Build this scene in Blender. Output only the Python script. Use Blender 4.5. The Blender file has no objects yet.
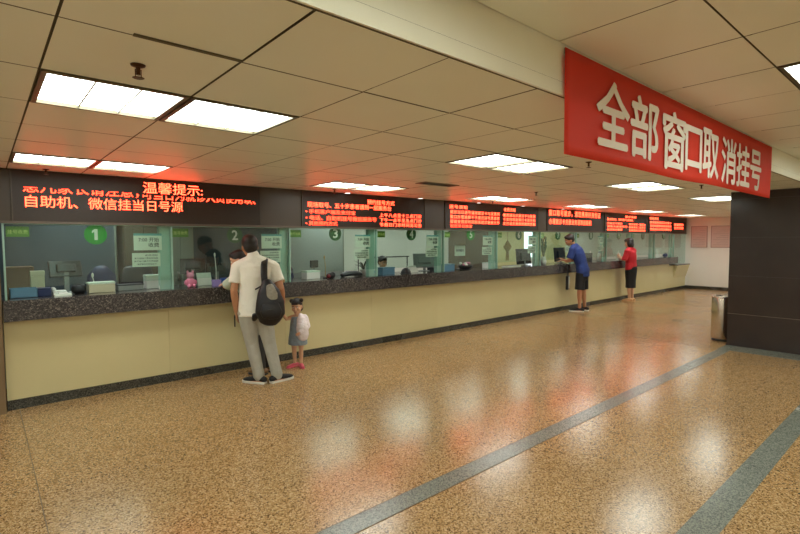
import bpy, bmesh, math, random
from mathutils import Vector, Matrix, Quaternion
random.seed(7)
PI = math.pi
SC = bpy.context.scene
COL = SC.collection
H = 1.62            # camera height
CZ = 2.33           # ceiling over the counter hall
CZ2 = 2.565         # ceiling beyond the beam
BY = 1.287          # beam face
WY = 5.96           # counter wall / glass plane
EX = 17.79          # end wall

# ------------------------------------------------------------------ materials
def lin(c):
    return tuple((x / 12.92 if x <= .04045 else ((x + .055) / 1.055) ** 2.4) for x in [v / 255 for v in c])

def mat(name, rgb, rough=.5, metal=0., spec=.5, noise=0., nscale=8., bump=0., bscale=200., emit=None, estr=0., coat=0., trans=0.):
    m = bpy.data.materials.new(name); m.use_nodes = True
    nt = m.node_tree; N = nt.nodes; L = nt.links
    b = N['Principled BSDF']
    c = lin(rgb)
    b.inputs['Base Color'].default_value = (*c, 1)
    b.inputs['Roughness'].default_value = rough
    b.inputs['Metallic'].default_value = metal
    b.inputs['Specular IOR Level'].default_value = spec
    if coat: b.inputs['Coat Weight'].default_value = coat
    if trans: b.inputs['Transmission Weight'].default_value = trans
    if emit:
        b.inputs['Emission Color'].default_value = (*emit, 1); b.inputs['Emission Strength'].default_value = estr
    tc = N.new('ShaderNodeTexCoord')
    if noise:
        n = N.new('ShaderNodeTexNoise'); n.inputs['Scale'].default_value = nscale; n.inputs['Detail'].default_value = 4
        L.new(tc.outputs['Object'], n.inputs['Vector'])
        mx = N.new('ShaderNodeMix'); mx.data_type = 'RGBA'
        mx.inputs[6].default_value = (*[x * (1 - noise) for x in c], 1)
        mx.inputs[7].default_value = (*[min(1, x * (1 + noise)) for x in c], 1)
        L.new(n.outputs['Fac'], mx.inputs[0]); L.new(mx.outputs[2], b.inputs['Base Color'])
    if bump:
        n = N.new('ShaderNodeTexNoise'); n.inputs['Scale'].default_value = bscale
        L.new(tc.outputs['Object'], n.inputs['Vector'])
        bp = N.new('ShaderNodeBump'); bp.inputs['Strength'].default_value = bump; bp.inputs['Distance'].default_value = .01 if bscale > 50 else .03
        L.new(n.outputs['Fac'], bp.inputs['Height']); L.new(bp.outputs['Normal'], b.inputs['Normal'])
    return m

def speckle(name, cols, scale, rough=.25, spec=.5, vary=.15, coat=0.):
    """stone made of small coloured grains; cols = [(position, rgb)...]"""
    m = bpy.data.materials.new(name); m.use_nodes = True
    nt = m.node_tree; N = nt.nodes; L = nt.links; b = N['Principled BSDF']
    tc = N.new('ShaderNodeTexCoord')
    v = N.new('ShaderNodeTexVoronoi'); v.inputs['Scale'].default_value = scale
    L.new(tc.outputs['Object'], v.inputs['Vector'])
    sp = N.new('ShaderNodeSeparateColor'); L.new(v.outputs['Color'], sp.inputs['Color'])
    r = N.new('ShaderNodeValToRGB'); r.color_ramp.interpolation = 'CONSTANT'
    el = r.color_ramp.elements
    while len(el) < len(cols): el.new(.5)
    for e, (p, c) in zip(el, cols): e.position = p; e.color = (*lin(c), 1)
    L.new(sp.outputs[0], r.inputs['Fac'])
    n = N.new('ShaderNodeTexNoise'); n.inputs['Scale'].default_value = .9; n.inputs['Detail'].default_value = 5
    L.new(tc.outputs['Object'], n.inputs['Vector'])
    mr = N.new('ShaderNodeMapRange'); mr.inputs[1].default_value = .3; mr.inputs[2].default_value = .7
    mr.inputs[3].default_value = 1 - vary; mr.inputs[4].default_value = 1 + vary
    L.new(n.outputs['Fac'], mr.inputs[0])
    mx = N.new('ShaderNodeMix'); mx.data_type = 'RGBA'; mx.blend_type = 'MULTIPLY'; mx.inputs[0].default_value = 1
    L.new(r.outputs['Color'], mx.inputs[6]); L.new(mr.outputs[0], mx.inputs[7])
    L.new(mx.outputs[2], b.inputs['Base Color'])
    mr2 = N.new('ShaderNodeMapRange'); mr2.inputs[1].default_value = .3; mr2.inputs[2].default_value = .7
    mr2.inputs[3].default_value = rough * .85; mr2.inputs[4].default_value = rough * 1.2
    L.new(n.outputs['Fac'], mr2.inputs[0]); L.new(mr2.outputs[0], b.inputs['Roughness'])
    b.inputs['Specular IOR Level'].default_value = spec
    if coat: b.inputs['Coat Weight'].default_value = coat
    return m

def glass_mat(name, tint, rough=.02):
    m = bpy.data.materials.new(name); m.use_nodes = True
    nt = m.node_tree; N = nt.nodes; L = nt.links
    N.remove(N['Principled BSDF'])
    t = N.new('ShaderNodeBsdfTransparent'); t.inputs['Color'].default_value = (*tint, 1)
    g = N.new('ShaderNodeBsdfGlossy'); g.inputs['Roughness'].default_value = rough
    lw = N.new('ShaderNodeLayerWeight'); lw.inputs['Blend'].default_value = .5
    p = N.new('ShaderNodeMath'); p.operation = 'POWER'; p.inputs[1].default_value = 4
    L.new(lw.outputs['Facing'], p.inputs[0])
    a = N.new('ShaderNodeMath'); a.operation = 'MULTIPLY_ADD'; a.inputs[1].default_value = .92; a.inputs[2].default_value = .055
    L.new(p.outputs[0], a.inputs[0])
    mx = N.new('ShaderNodeMixShader')
    L.new(a.outputs[0], mx.inputs[0]); L.new(t.outputs[0], mx.inputs[1]); L.new(g.outputs[0], mx.inputs[2])
    L.new(mx.outputs[0], N['Material Output'].inputs['Surface'])
    return m

def emis(name, rgb, strength):
    m = bpy.data.materials.new(name); m.use_nodes = True
    nt = m.node_tree; N = nt.nodes; N.remove(N['Principled BSDF'])
    e = N.new('ShaderNodeEmission'); e.inputs['Color'].default_value = (*rgb, 1); e.inputs['Strength'].default_value = strength
    nt.links.new(e.outputs[0], N['Material Output'].inputs['Surface'])
    return m

def cloth_trans(name, rgb, tr=.4):
    m = bpy.data.materials.new(name); m.use_nodes = True
    nt = m.node_tree; N = nt.nodes; L = nt.links; b = N['Principled BSDF']
    c = lin(rgb); b.inputs['Base Color'].default_value = (*c, 1); b.inputs['Roughness'].default_value = .55
    b.inputs['Specular IOR Level'].default_value = .25
    t = N.new('ShaderNodeBsdfTranslucent'); t.inputs['Color'].default_value = (*c, 1)
    mx = N.new('ShaderNodeMixShader'); mx.inputs[0].default_value = tr
    L.new(b.outputs[0], mx.inputs[1]); L.new(t.outputs[0], mx.inputs[2]); L.new(mx.outputs[0], N['Material Output'].inputs['Surface'])
    return m

M = {}
M['tile'] = mat('ceiling_tile', (236, 238, 224), .38, spec=.35, noise=.04, nscale=2.2, bump=.06, bscale=3)
M['tee'] = mat('ceiling_tee', (84, 75, 54), .6, metal=0.)
M['tee_light'] = mat('ceiling_trim', (190, 180, 145), .4)
M['beam'] = mat('beam_paint', (232, 230, 208), .5, noise=.03)
M['light_frame'] = mat('light_frame_metal', (120, 112, 90), .35, metal=.6)
M['diffuser'] = emis('lamp_diffuser', (.92, 1., .93), 10.5)
M['office_diffuser'] = emis('office_lamp', (.96, 1., .93), 5.5)
M['divider'] = mat('lamp_divider', (215, 215, 205), .5)
M['floor'] = speckle('terrazzo', [(0, (90, 66, 36)), (.13, (139, 108, 66)), (.34, (167, 132, 86)), (.60, (184, 149, 103)), (.84, (202, 171, 128))], 135, .20, .6, .07)
M['band'] = speckle('grey_granite_band', [(0, (92, 98, 92)), (.3, (118, 124, 116)), (.65, (138, 142, 130))], 150, .24, .5, .1)
M['granite'] = speckle('dark_granite', [(0, (46, 43, 44)), (.3, (60, 57, 57)), (.58, (76, 72, 71)), (.80, (96, 91, 87)), (.94, (124, 117, 110))], 105, .13, .5, .1)
M['kick'] = speckle('skirting_granite', [(0, (40, 40, 36)), (.4, (66, 64, 56)), (.8, (88, 86, 76))], 130, .25, .5, .1)
M['panel'] = mat('cream_panel', (214, 202, 154), .24, noise=.07, nscale=1.6)
M['joint'] = mat('joint', (96, 76, 44), .5)
M['wall'] = mat('white_wall', (240, 238, 230), .55, noise=.03, nscale=1.2)
M['wall_side'] = mat('brown_pillar', (128, 104, 74), .5, noise=.05)
M['column'] = mat('dark_marble', (50, 40, 37), .2, noise=.22, nscale=3.)
M['groove'] = mat('column_groove', (112, 98, 82), .4)
M['ledhouse'] = mat('led_housing', (74, 64, 54), .42, spec=.4)
M['ledscreen'] = mat('led_screen', (52, 42, 36), .5, spec=.4, noise=.2, nscale=55)
M['ledtrim'] = mat('led_trim', (104, 96, 86), .35, metal=.4)
M['led'] = emis('led_red', (1., .038, .014), 12.)
M['led_orange'] = emis('led_orange', (1., .058, .022), 12.)
M['red'] = cloth_trans('banner_red', (240, 84, 62), .5)
M['bletter'] = mat('banner_letter', (232, 220, 204), .6)
M['glass'] = glass_mat('window_glass', (.875, .96, .925))
M['gedge'] = mat('glass_edge_green', (150, 186, 170), .3, spec=.6)
M['steel'] = mat('brushed_steel', (205, 198, 186), .24, metal=1., bump=.03, bscale=300)
M['steel_dark'] = mat('dark_steel', (52, 50, 48), .4, metal=.5)
M['white'] = mat('white_plastic', (228, 228, 222), .4)
M['offwhite'] = mat('offwhite_paper', (214, 222, 208), .6)
M['black'] = mat('black_plastic', (22, 22, 24), .35)
M['darkgrey'] = mat('dark_grey_plastic', (52, 54, 56), .45)
M['grey'] = mat('grey_plastic', (140, 144, 140), .5)
M['beige'] = mat('beige_plastic', (196, 188, 160), .5)
M['blue'] = mat('blue_plastic', (36, 78, 150), .4)
M['navy'] = mat('navy', (28, 42, 84), .5)
M['pale_blue'] = mat('pale_blue', (92, 132, 158), .5)
M['purple'] = mat('purple_plastic', (150, 132, 190), .5)
M['pink'] = mat('pink_plush', (232, 138, 170), .8, bump=.3, bscale=90)
M['tan'] = mat('kraft_tan', (196, 158, 96), .7)
M['wood'] = mat('brown_wood', (124, 92, 58), .5, noise=.2, nscale=6)
M['green'] = mat('sign_green', (26, 128, 40), .4, emit=lin((26, 140, 44)), estr=.22)
M['green_dim'] = mat('sign_green_dim', (34, 92, 44), .4)
M['sign_green'] = mat('strip_sign_green', (92, 142, 34), .4)
M['signletter'] = mat('strip_sign_letter', (206, 220, 130), .5)
M['ink'] = mat('ink', (44, 52, 50), .6)
M['teal'] = mat('teal_header', (96, 160, 158), .5)
M['slate'] = mat('slate_blue_screen', (64, 80, 88), .65, noise=.12, nscale=1.5)
M['officewall'] = mat('office_wall', (212, 214, 204), .6, noise=.03)
M['officeyellow'] = mat('office_wall_yellow', (206, 204, 150), .6, noise=.03)
M['officebrown'] = mat('office_pillar', (96, 88, 72), .4, noise=.1)
M['cab'] = mat('grey_green_cabinet', (128, 138, 124), .5, noise=.05)
M['cab_light'] = mat('pale_grey_screen', (168, 176, 170), .6, noise=.04)
M['leaf'] = mat('leaf_green', (58, 92, 50), .5)
M['leaf_dark'] = mat('leaf_dark', (36, 60, 42), .5)
M['gold'] = mat('olive_gold', (140, 116, 44), .5)
M['darkred'] = mat('dark_red', (120, 26, 34), .5)
M['skin'] = mat('skin', (216, 168, 134), .5, noise=.05)
M['skin_tan'] = mat('skin_tan', (190, 136, 100), .5, noise=.05)
M['hair'] = mat('black_hair', (26, 20, 18), .45, bump=.4, bscale=160)
M['tee_white'] = mat('white_cotton', (242, 239, 226), .8, bump=.7, bscale=11)
M['denim'] = mat('light_grey_denim', (176, 174, 162), .8, noise=.14, nscale=9, bump=.7, bscale=14)
M['shoe_black'] = mat('black_canvas', (24, 24, 26), .7)
M['sole'] = mat('white_rubber', (226, 222, 210), .6)
M['nylon'] = mat('black_nylon', (20, 19, 22), .5, bump=.2, bscale=60)
M['nylon_grey'] = mat('grey_pattern_fabric', (150, 146, 132), .7, noise=.35, nscale=40)
M['dress'] = mat('grey_blue_dress', (142, 158, 172), .8, bump=.6, bscale=20)
M['jacket'] = mat('pale_pink_jacket', (250, 234, 236), .75, noise=.14, nscale=20, bump=.6, bscale=20)
M['pinkshoe'] = mat('pink_shoe', (226, 96, 120), .5)
M['blue_tee'] = mat('blue_cotton', (36, 58, 122), .8, noise=.1, nscale=10, bump=.6, bscale=15)
M['shorts'] = mat('black_shorts', (22, 22, 24), .8)
M['redtop'] = mat('red_knit', (196, 28, 40), .75, bump=.6, bscale=20)
M['sandal'] = mat('beige_sandal', (206, 160, 112), .6)
M['mint'] = mat('pale_mint_blouse', (190, 206, 188), .8)
M['uniform'] = mat('blue_uniform', (86, 130, 170), .8)
M['eye'] = mat('eye_dark', (22, 16, 14), .2)
M['eyewhite'] = mat('eye_white', (225, 220, 212), .3)
M['lip'] = mat('lip', (160, 84, 74), .5)
M['notice_pink'] = mat('wall_notice', (214, 188, 178), .5)
M['notice_frame'] = mat('wall_notice_frame', (168, 140, 132), .5)
M['chrome'] = mat('chrome', (190, 190, 190), .15, metal=1.)
M['brass'] = mat('sprinkler_brass', (84, 60, 44), .35, metal=.8)
M['downlight'] = emis('downlight', (1., .95, .88), 5.)

# ------------------------------------------------------------------ mesh building
class MB:
    def __init__(s): s.bm = bmesh.new()
    def box(s, x0, x1, y0, y1, z0, z1, bev=0., mtx=None):
        r = bmesh.ops.create_cube(s.bm, size=1)
        vs = r['verts']
        for v in vs:
            v.co = Vector((x0 + (v.co.x + .5) * (x1 - x0), y0 + (v.co.y + .5) * (y1 - y0), z0 + (v.co.z + .5) * (z1 - z0)))
        if mtx:
            for v in vs: v.co = mtx @ v.co
        if bev:
            es = {e for v in vs for e in v.link_edges}
            bmesh.ops.bevel(s.bm, geom=list(es), offset=bev, segments=2, profile=.5, affect='EDGES')
        return s
    def cyl(s, c, r, h, seg=24, r2=None, axis='Z', mtx=None):
        q = bmesh.ops.create_cone(s.bm, cap_ends=True, segments=seg, radius1=r, radius2=r if r2 is None else r2, depth=h)
        rot = {'Z': Matrix(), 'Y': Matrix.Rotation(PI / 2, 4, 'X'), 'X': Matrix.Rotation(PI / 2, 4, 'Y')}[axis]
        for v in q['verts']:
            v.co = rot @ v.co + Vector(c)
            if mtx: v.co = mtx @ v.co
        return s
    def ball(s, c, rx, ry=None, rz=None, u=20, v=14, mtx=None):
        q = bmesh.ops.create_uvsphere(s.bm, u_segments=u, v_segments=v, radius=1)
        for w in q['verts']:
            w.co = Vector((w.co.x * rx, w.co.y * (ry or rx), w.co.z * (rz or rx)))
            if mtx: w.co = mtx @ w.co
            w.co += Vector(c)
        return s
    def quad(s, a, b, c, d):
        s.bm.faces.new([s.bm.verts.new(Vector(p)) for p in (a, b, c, d)]); return s
    def loft(s, pts, ra, rb=None, ref=(0, 1, 0), seg=16, cap=True):
        """tube with elliptical sections: radius ra along ref, rb across; rounded ends when cap"""
        pts = [Vector(p) for p in pts]; n = len(pts)
        ra = [ra] * n if not hasattr(ra, '__len__') else list(ra)
        rb = ra if rb is None else ([rb] * n if not hasattr(rb, '__len__') else list(rb))
        P = []
        for i in range(n):
            t = (pts[min(i + 1, n - 1)] - pts[max(i - 1, 0)]).normalized()
            P.append((pts[i], ra[i], rb[i], t))
        if cap:
            c0 = [(P[0][0] - P[0][3] * min(P[0][1], P[0][2]) * f, P[0][1] * g, P[0][2] * g, P[0][3]) for f, g in ((.95, .3), (.7, .72))]
            c1 = [(P[-1][0] + P[-1][3] * min(P[-1][1], P[-1][2]) * f, P[-1][1] * g, P[-1][2] * g, P[-1][3]) for f, g in ((.7, .72), (.95, .3))]
            P = c0 + P + c1
        ref = Vector(ref); rings = []
        for p, a, b, t in P:
            u = ref - t * ref.dot(t)
            if u.length < .05: u = Vector((1, 0, 0)) - t * t.x
            u.normalize(); w = t.cross(u)
            rings.append([s.bm.verts.new(p + u * a * math.cos(2 * PI * k / seg) + w * b * math.sin(2 * PI * k / seg)) for k in range(seg)])
        for r0, r1 in zip(rings, rings[1:]):
            for k in range(seg):
                s.bm.faces.new((r0[k], r0[(k + 1) % seg], r1[(k + 1) % seg], r1[k]))
        s.bm.faces.new(rings[0][::-1]); s.bm.faces.new(rings[-1])
        return s
    def lathe(s, prof, c=(0, 0, 0), seg=28):
        rings = [[s.bm.verts.new(Vector(c) + Vector((r * math.cos(2 * PI * k / seg), r * math.sin(2 * PI * k / seg), z))) for k in range(seg)] for r, z in prof]
        for r0, r1 in zip(rings, rings[1:]):
            for k in range(seg): s.bm.faces.new((r0[k], r0[(k + 1) % seg], r1[(k + 1) % seg], r1[k]))
        s.bm.faces.new(rings[0][::-1]); s.bm.faces.new(rings[-1])
        return s
    def prism(s, poly, y0, y1):
        """polygon in XZ extruded along Y"""
        a = [s.bm.verts.new((x, y0, z)) for x, z in poly]; b = [s.bm.verts.new((x, y1, z)) for x, z in poly]
        s.bm.faces.new(a); s.bm.faces.new(b[::-1]); n = len(poly)
        for i in range(n): s.bm.faces.new((a[i], b[i], b[(i + 1) % n], a[(i + 1) % n]))
        return s
    def build(s, name, m, parent=None, smooth=False, remesh=0., loc=None, smoothit=4):
        bmesh.ops.recalc_face_normals(s.bm, faces=s.bm.faces)
        me = bpy.data.meshes.new(name); s.bm.to_mesh(me); s.bm.free()
        if remesh:
            t = bpy.data.objects.new('tmp', me); COL.objects.link(t)
            rm = t.modifiers.new('r', 'REMESH'); rm.mode = 'VOXEL'; rm.voxel_size = remesh
            if smoothit:
                sm = t.modifiers.new('s', 'SMOOTH'); sm.factor = .5; sm.iterations = smoothit
            dg = bpy.context.evaluated_depsgraph_get(); dg.update()
            me2 = bpy.data.meshes.new_from_object(t.evaluated_get(dg))
            bpy.data.objects.remove(t); bpy.data.meshes.remove(me); me = me2; me.name = name
            smooth = True
        me.materials.clear(); me.materials.append(m)
        if smooth:
            for p in me.polygons: p.use_smooth = True
        o = bpy.data.objects.new(name, me); COL.objects.link(o)
        if parent: o.parent = parent
        if loc: o.location = loc
        return o

def tag(o, label=None, cat=None, group=None, kind=None):
    if label: o['label'] = label
    if cat: o['category'] = cat
    if group: o['group'] = group
    if kind: o['kind'] = kind
    return o

def thing(name, label, cat, loc=(0, 0, 0), rotz=0., group=None):
    o = bpy.data.objects.new(name, None); COL.objects.link(o); o.empty_display_size = .1
    o.location = loc; o.rotation_euler = (0, 0, rotz)
    return tag(o, label, cat, group)

def struct(name, mb, m, parent=None, smooth=False):
    o = mb.build(name, m, parent, smooth)
    if not parent: o['kind'] = 'structure'
    return o

def dup(root, loc, rotz=None, label=None, group=None):
    r = root.copy(); COL.objects.link(r); r.location = loc
    if rotz is not None: r.rotation_euler = (0, 0, rotz)
    if label: r['label'] = label
    if group: r['group'] = group
    for ch in list(root.children):
        c = ch.copy(); COL.objects.link(c); c.parent = r
        for g in list(ch.children):
            d = g.copy(); COL.objects.link(d); d.parent = c
    return r

def text(name, s, x0, x1, z0, z1, y, m, parent=None, bold=0., depth=.002, keep_low=None, face='-Y', spacing=1.):
    """lettering standing in the XZ plane at y, fitted to the box x0..x1, z0..z1"""
    cu = bpy.data.curves.new('t', 'FONT'); cu.body = s; cu.size = 1; cu.extrude = 0.; cu.space_character = spacing; cu.resolution_u = 2
    t = bpy.data.objects.new('t', cu); COL.objects.link(t)
    dg = bpy.context.evaluated_depsgraph_get(); dg.update()
    me = bpy.data.meshes.new_from_object(t.evaluated_get(dg))
    bpy.data.objects.remove(t); bpy.data.curves.remove(cu)
    bm = bmesh.new(); bm.from_mesh(me); bpy.data.meshes.remove(me)
    xs = [v.co.x for v in bm.verts]; ys = [v.co.y for v in bm.verts]
    a, b, c, d = min(xs), max(xs), min(ys), max(ys)
    if keep_low:      # rows caught while scrolling: only the lower share of each character is lit
        cut = c + (d - c) * keep_low
        bmesh.ops.bisect_plane(bm, geom=bm.verts[:] + bm.edges[:] + bm.faces[:], plane_co=(0, cut, 0), plane_no=(0, 1, 0), clear_outer=True)
        d = cut
    for v in bm.verts:
        v.co = Vector((x0 + (v.co.x - a) / (b - a) * (x1 - x0), 0, z0 + (v.co.y - c) / (d - c) * (z1 - z0)))
    if bold:
        base = bm.verts[:] + bm.edges[:] + bm.faces[:]; dd = bold * (z1 - z0)
        for q, (ox, oz) in enumerate(((dd, 0), (-dd, 0), (0, dd), (0, -dd))):
            g = bmesh.ops.duplicate(bm, geom=base)['geom']
            for v in g:
                if isinstance(v, bmesh.types.BMVert): v.co += Vector((ox, -.0001 * (q + 1), oz))
    if depth:
        r = bmesh.ops.extrude_face_region(bm, geom=bm.faces[:])
        for g in r['geom']:
            if isinstance(g, bmesh.types.BMVert): g.co.y -= depth
    for v in bm.verts: v.co.y += y
    me = bpy.data.meshes.new(name); bmesh.ops.recalc_face_normals(bm, faces=bm.faces); bm.to_mesh(me); bm.free()
    me.materials.append(m)
    o = bpy.data.objects.new(name, me); COL.objects.link(o)
    if parent: o.parent = parent
    return o

# ------------------------------------------------------------------ camera
cam = bpy.data.cameras.new('camera'); co = bpy.data.objects.new('camera', cam); COL.objects.link(co)
R_ = Vector((.75629843, -.65420908, -.00481319)); U_ = Vector((.03868883, .03737961, .99855192)); F_ = Vector((.65308182, .75538947, -.05358072))
mw = Matrix((R_, U_, -F_)).transposed().to_4x4(); mw.translation = (0, 0, H)
co.matrix_world = mw
cam.sensor_width = 36; cam.lens = 483.18 / 800 * 36; cam.clip_start = .05; cam.clip_end = 100
SC.camera = co

# ------------------------------------------------------------------ setting
X0, Y0 = -3.2, -6.5
BACK = 8.8
struct('floor', MB().box(X0, EX, Y0, BACK, -.1, 0), M['floor'])
struct('trim_1', MB().box(X0, 8.2, 2.135, 2.275, 0, .0015), M['band'])
struct('trim_2', MB().box(X0, 8.2, .805, .965, 0, .0015), M['band'])
struct('trim_3', MB().box(8.2, 8.62, .1, 2.29, 0, .0018), M['band'])
struct('trim_4', MB().box(.2175, .2225, 2.275, 5.93, 0, .0012), M['joint'])
struct('trim_5', MB().box(8.22, 8.235, 2.3, 5.93, 0, .0012), M['joint'])
struct('trim_11', MB().box(X0, 8.2, 2.128, 2.135, 0, .0012).box(X0, 8.2, 2.275, 2.282, 0, .0012), M['joint'])
struct('wall_left', MB().box(X0 - .15, X0, Y0, BACK, 0, 2.8), M['wall'])
struct('wall_back', MB().box(X0, EX, Y0 - .15, Y0, 0, 2.8), M['wall'])
struct('wall_right', MB().box(EX, EX + .15, Y0, BACK, 0, 2.8), M['wall'])
struct('wall_front', MB().box(X0, EX, BACK, BACK + .15, 0, 2.8), M['officewall'])
struct('wall_pillar', MB().box(X0, .12, 5.86, 6.35, 0, CZ), M['wall_side'])
struct('baseboard_right', MB().box(EX - .018, EX, Y0, WY, 0, .1), M['kick'])

# lamp layout: (x0, y0, ceiling height, row name)
T = .598; GX = .206; GY = BY
def gx(i): return GX + T * i
def gy(j): return GY + T * j
lamps = []
for k in range(-1, 6):
    for d in (0, 1):
        for j in (2, 6): lamps.append((5 * k + d, j, k, d))
lampset = {(i, j) for i, j, _, _ in lamps}
# ceiling over the hall: every tile a shallow panel, one mesh; cells with lamps stay open
mb = MB(); bk = MB()
for i in range(-5, 30):
    for j in range(0, 13):
        if (i, j) in lampset: continue
        xa, xb, ya, yb = gx(i), min(gx(i + 1), EX), gy(j), min(gy(j + 1), BACK)
        xa = max(xa, X0)
        if xb - xa < .02 or yb - ya < .02: continue
        g = .0045
        dz = random.uniform(0, .0015)
        c = [(xa + g, ya + g), (xb - g, ya + g), (xb - g, yb - g), (xa + g, yb - g)]
        e = [random.uniform(-.0008, .0008) for _ in c]
        mb.quad(*[(p[0], p[1], CZ + dz + q) for p, q in zip(c, e)])
ceil1 = struct('ceiling', mb, M['tile'])
struct('ceiling_grid', bk.box(X0, EX, BY + .045, BACK, CZ + .12, CZ + .14), M['tee'])
tee = MB()
for i in range(-5, 30):
    x = gx(i)
    if x < X0 or x > EX: continue
    w = .011 if i % 5 in (0, 1) else .005
    tee.box(x - w, x + w, BY, BACK, CZ + .008, CZ + .03)
for j in range(0, 13):
    y = gy(j)
    tee.box(X0, EX, y - .005, y + .005, CZ + .008, CZ + .03)
struct('trim_6', tee, M['tee'])
# dark strip standing in for the shadow along a sagging tile edge, near bay
struct('trim_7', MB().box(.42, .80, gy(1) - .022 , gy(1) - .004, CZ - .004, CZ + .002), M['tee'])
# beam step and the higher ceiling
struct('ceiling_beam', MB().box(X0, EX, BY, BY + .05, CZ + .012, CZ2 + .1), M['beam'])
struct('trim_8', MB().box(X0, EX, BY - .006, BY + .004, CZ - .012, CZ + .052), M['beam'])
struct('trim_13', MB().box(X0, EX, BY + .004, BY + .010, CZ - .015, CZ + .01), M['tee'])  # dark strip standing in for the shadow gap under the beam trim
struct('trim_9', MB().box(X0, EX, BY - .0015, BY + .002, CZ + .05, CZ + .0555), M['tee'])
mb = MB(); T2 = .612; GX2 = 2.115
def gx2(i): return GX2 + T2 * i
def gy2(j): return .695 - .6 * j      # row j spans gy2(j+1)..gy2(j); row -1 runs up to the beam
lamps2 = []
for k in range(-2, 5):
    for d in (0, 1):
        for j in (0, 3, 6, 9): lamps2.append((2 + 5 * k + d, j, k, d))  # all but one out of view, added to brighten the hall
set2 = {(i, j) for i, j, _, _ in lamps2}
tee2 = MB()
for i in range(-9, 27):
    for j in range(-1, 12):
        if (i, j) in set2: continue
        xa, xb = max(gx2(i), X0), min(gx2(i + 1), EX)
        ya, yb = max(gy2(j + 1), Y0), min(gy2(j), BY)
        if xb - xa < .02 or yb - ya < .02: continue
        g = .0045; e = [random.uniform(-.0008, .0008) for _ in range(4)]
        c = [(xa + g, ya + g), (xb - g, ya + g), (xb - g, yb - g), (xa + g, yb - g)]
        mb.quad(*[(p[0], p[1], CZ2 + q) for p, q in zip(c, e)])
for i in range(-8, 26):
    x = gx2(i)
    if X0 < x < EX: tee2.box(x - .004, x + .004, Y0, BY - .05, CZ2 + .008, CZ2 + .03)
for j in range(0, 12):
    y = gy2(j); w = .011 if j in (0, 1) else .004
    if y > Y0: tee2.box(X0, EX, y - w, y + w, CZ2 + .008, CZ2 + .03)
struct('ceiling_near', mb, M['tile'])
struct('ceiling_near_grid', MB().box(X0, EX, Y0, BY, CZ2 + .12, CZ2 + .14), M['tee'])
struct('trim_10', tee2, M['tee'])

# lamps
def make_lamp(name, w, dif):
    t = thing(name, '', 'ceiling light')
    f = MB(); a = w / 2; b = a - .022
    for x0, x1, y0, y1 in ((-a, a, -a, -b), (-a, a, b, a), (-a, -b, -b, b), (b, a, -b, b)):
        f.box(x0, x1, y0, y1, -.006, .035)
    f.build('frame', M['light_frame'], t)
    MB().box(-b, b, -b, b, .012, .02).build('diffuser', dif, t)
    MB().box(-a, a, -a, a, .0355, .05).build('housing', M['light_frame'], t)
    for x in (-.092, .092): MB().box(x - .004, x + .004, -b, b, .002, .012).build('divider', M['divider'], t)
    return t
lampA = make_lamp('ceiling_light', T - .012, M['diffuser'])
first = True
ordn = {-1: 'the ceiling light pair above the brown pillar', 0: 'the ceiling light pair nearest the brown pillar', 1: 'the second ceiling light pair from the pillar',
        2: 'the third ceiling light pair from the pillar', 3: 'the fourth ceiling light pair from the pillar', 4: 'the fifth ceiling light pair from the pillar', 5: 'the ceiling light pair nearest the white end wall'}
for i, j, k, d in lamps:
    loc = (gx(i) + T / 2, gy(j) + T / 2, CZ)
    side = ('left' if d == 0 else 'right'); rw = 'walkway' if j == 2 else 'counter-side'
    lab = f"{side} lit panel of {ordn[k]}, {rw} row"
    g = 'ceiling lights over the counter hall'
    if first: lampA.location = loc; lampA['label'] = lab; lampA['group'] = g; first = False
    else: dup(lampA, loc, label=lab, group=g)
for i, j, k, d in lamps2:
    loc = (gx2(i) + T2 / 2, gy2(j + 1) + .3, CZ2)
    if loc[0] < X0 + .4: continue
    seen = (j == 0 and k == 0 and d == 0)
    lab = 'lit square ceiling light in the higher ceiling to the right of the red banner' if seen else 'added unseen square ceiling light brightening the near hall behind the viewer'
    dup(lampA, loc, label=lab, group='ceiling light beside the banner' if seen else 'added unseen ceiling lights of the near hall')

# sprinklers, vent, small downlights
def make_sprinkler():
    t = thing('ceiling_sprinkler', '', 'sprinkler')
    MB().lathe([(.038, 0), (.034, -.006), (.016, -.012)], seg=20).build('escutcheon', M['brass'], t, True)
    MB().cyl((0, 0, -.028), .011, .036, 12).build('body', M['brass'], t)
    MB().lathe([(.026, -.062), (.030, -.060), (.006, -.054)], seg=16).box(-.016, -.012, -.003, .003, -.06, -.02).box(.012, .016, -.003, .003, -.06, -.02).build('deflector', M['brass'], t)
    for c in t.children: c.scale = (.75, .75, .85)
    return t
sp = make_sprinkler()
spr = [((.502, 2.181), 'brass fire sprinkler on the ceiling before the nearest lit pair of panels'), ((.497, 5.8), 'brass fire sprinkler beside the first LED board, near the brown pillar'),
       ((3.68, 5.62), 'brass fire sprinkler on the ceiling above the second LED board'), ((7.03, 5.56), 'brass fire sprinkler on the ceiling above the third LED board'),
       ((4.206, 2.233), 'brass fire sprinkler peeking below the left half of the red banner'), ((7.118, 2.224), 'brass fire sprinkler peeking below the right half of the red banner'),
       ((6.2, 4.1), 'brass fire sprinkler between the second pair of lights and the counter')]
for n, (p, lab) in enumerate(spr):
    if n == 0: sp.location = (*p, CZ); sp['label'] = lab; sp['group'] = 'fire sprinklers'
    else: dup(sp, (*p, CZ), label=lab, group='fire sprinklers')
v = thing('ceiling_vent', 'dark slotted air vent flush in the ceiling above the middle of the hall', 'vent', (4.35, 4.3, CZ))
f = MB()
for a in ((-.3, .3, -.09, -.07), (-.3, .3, .07, .09), (-.3, -.28, -.07, .07), (.28, .3, -.07, .07)): f.box(*a, -.008, .004)
f.build('frame', M['light_frame'], v)
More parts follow.
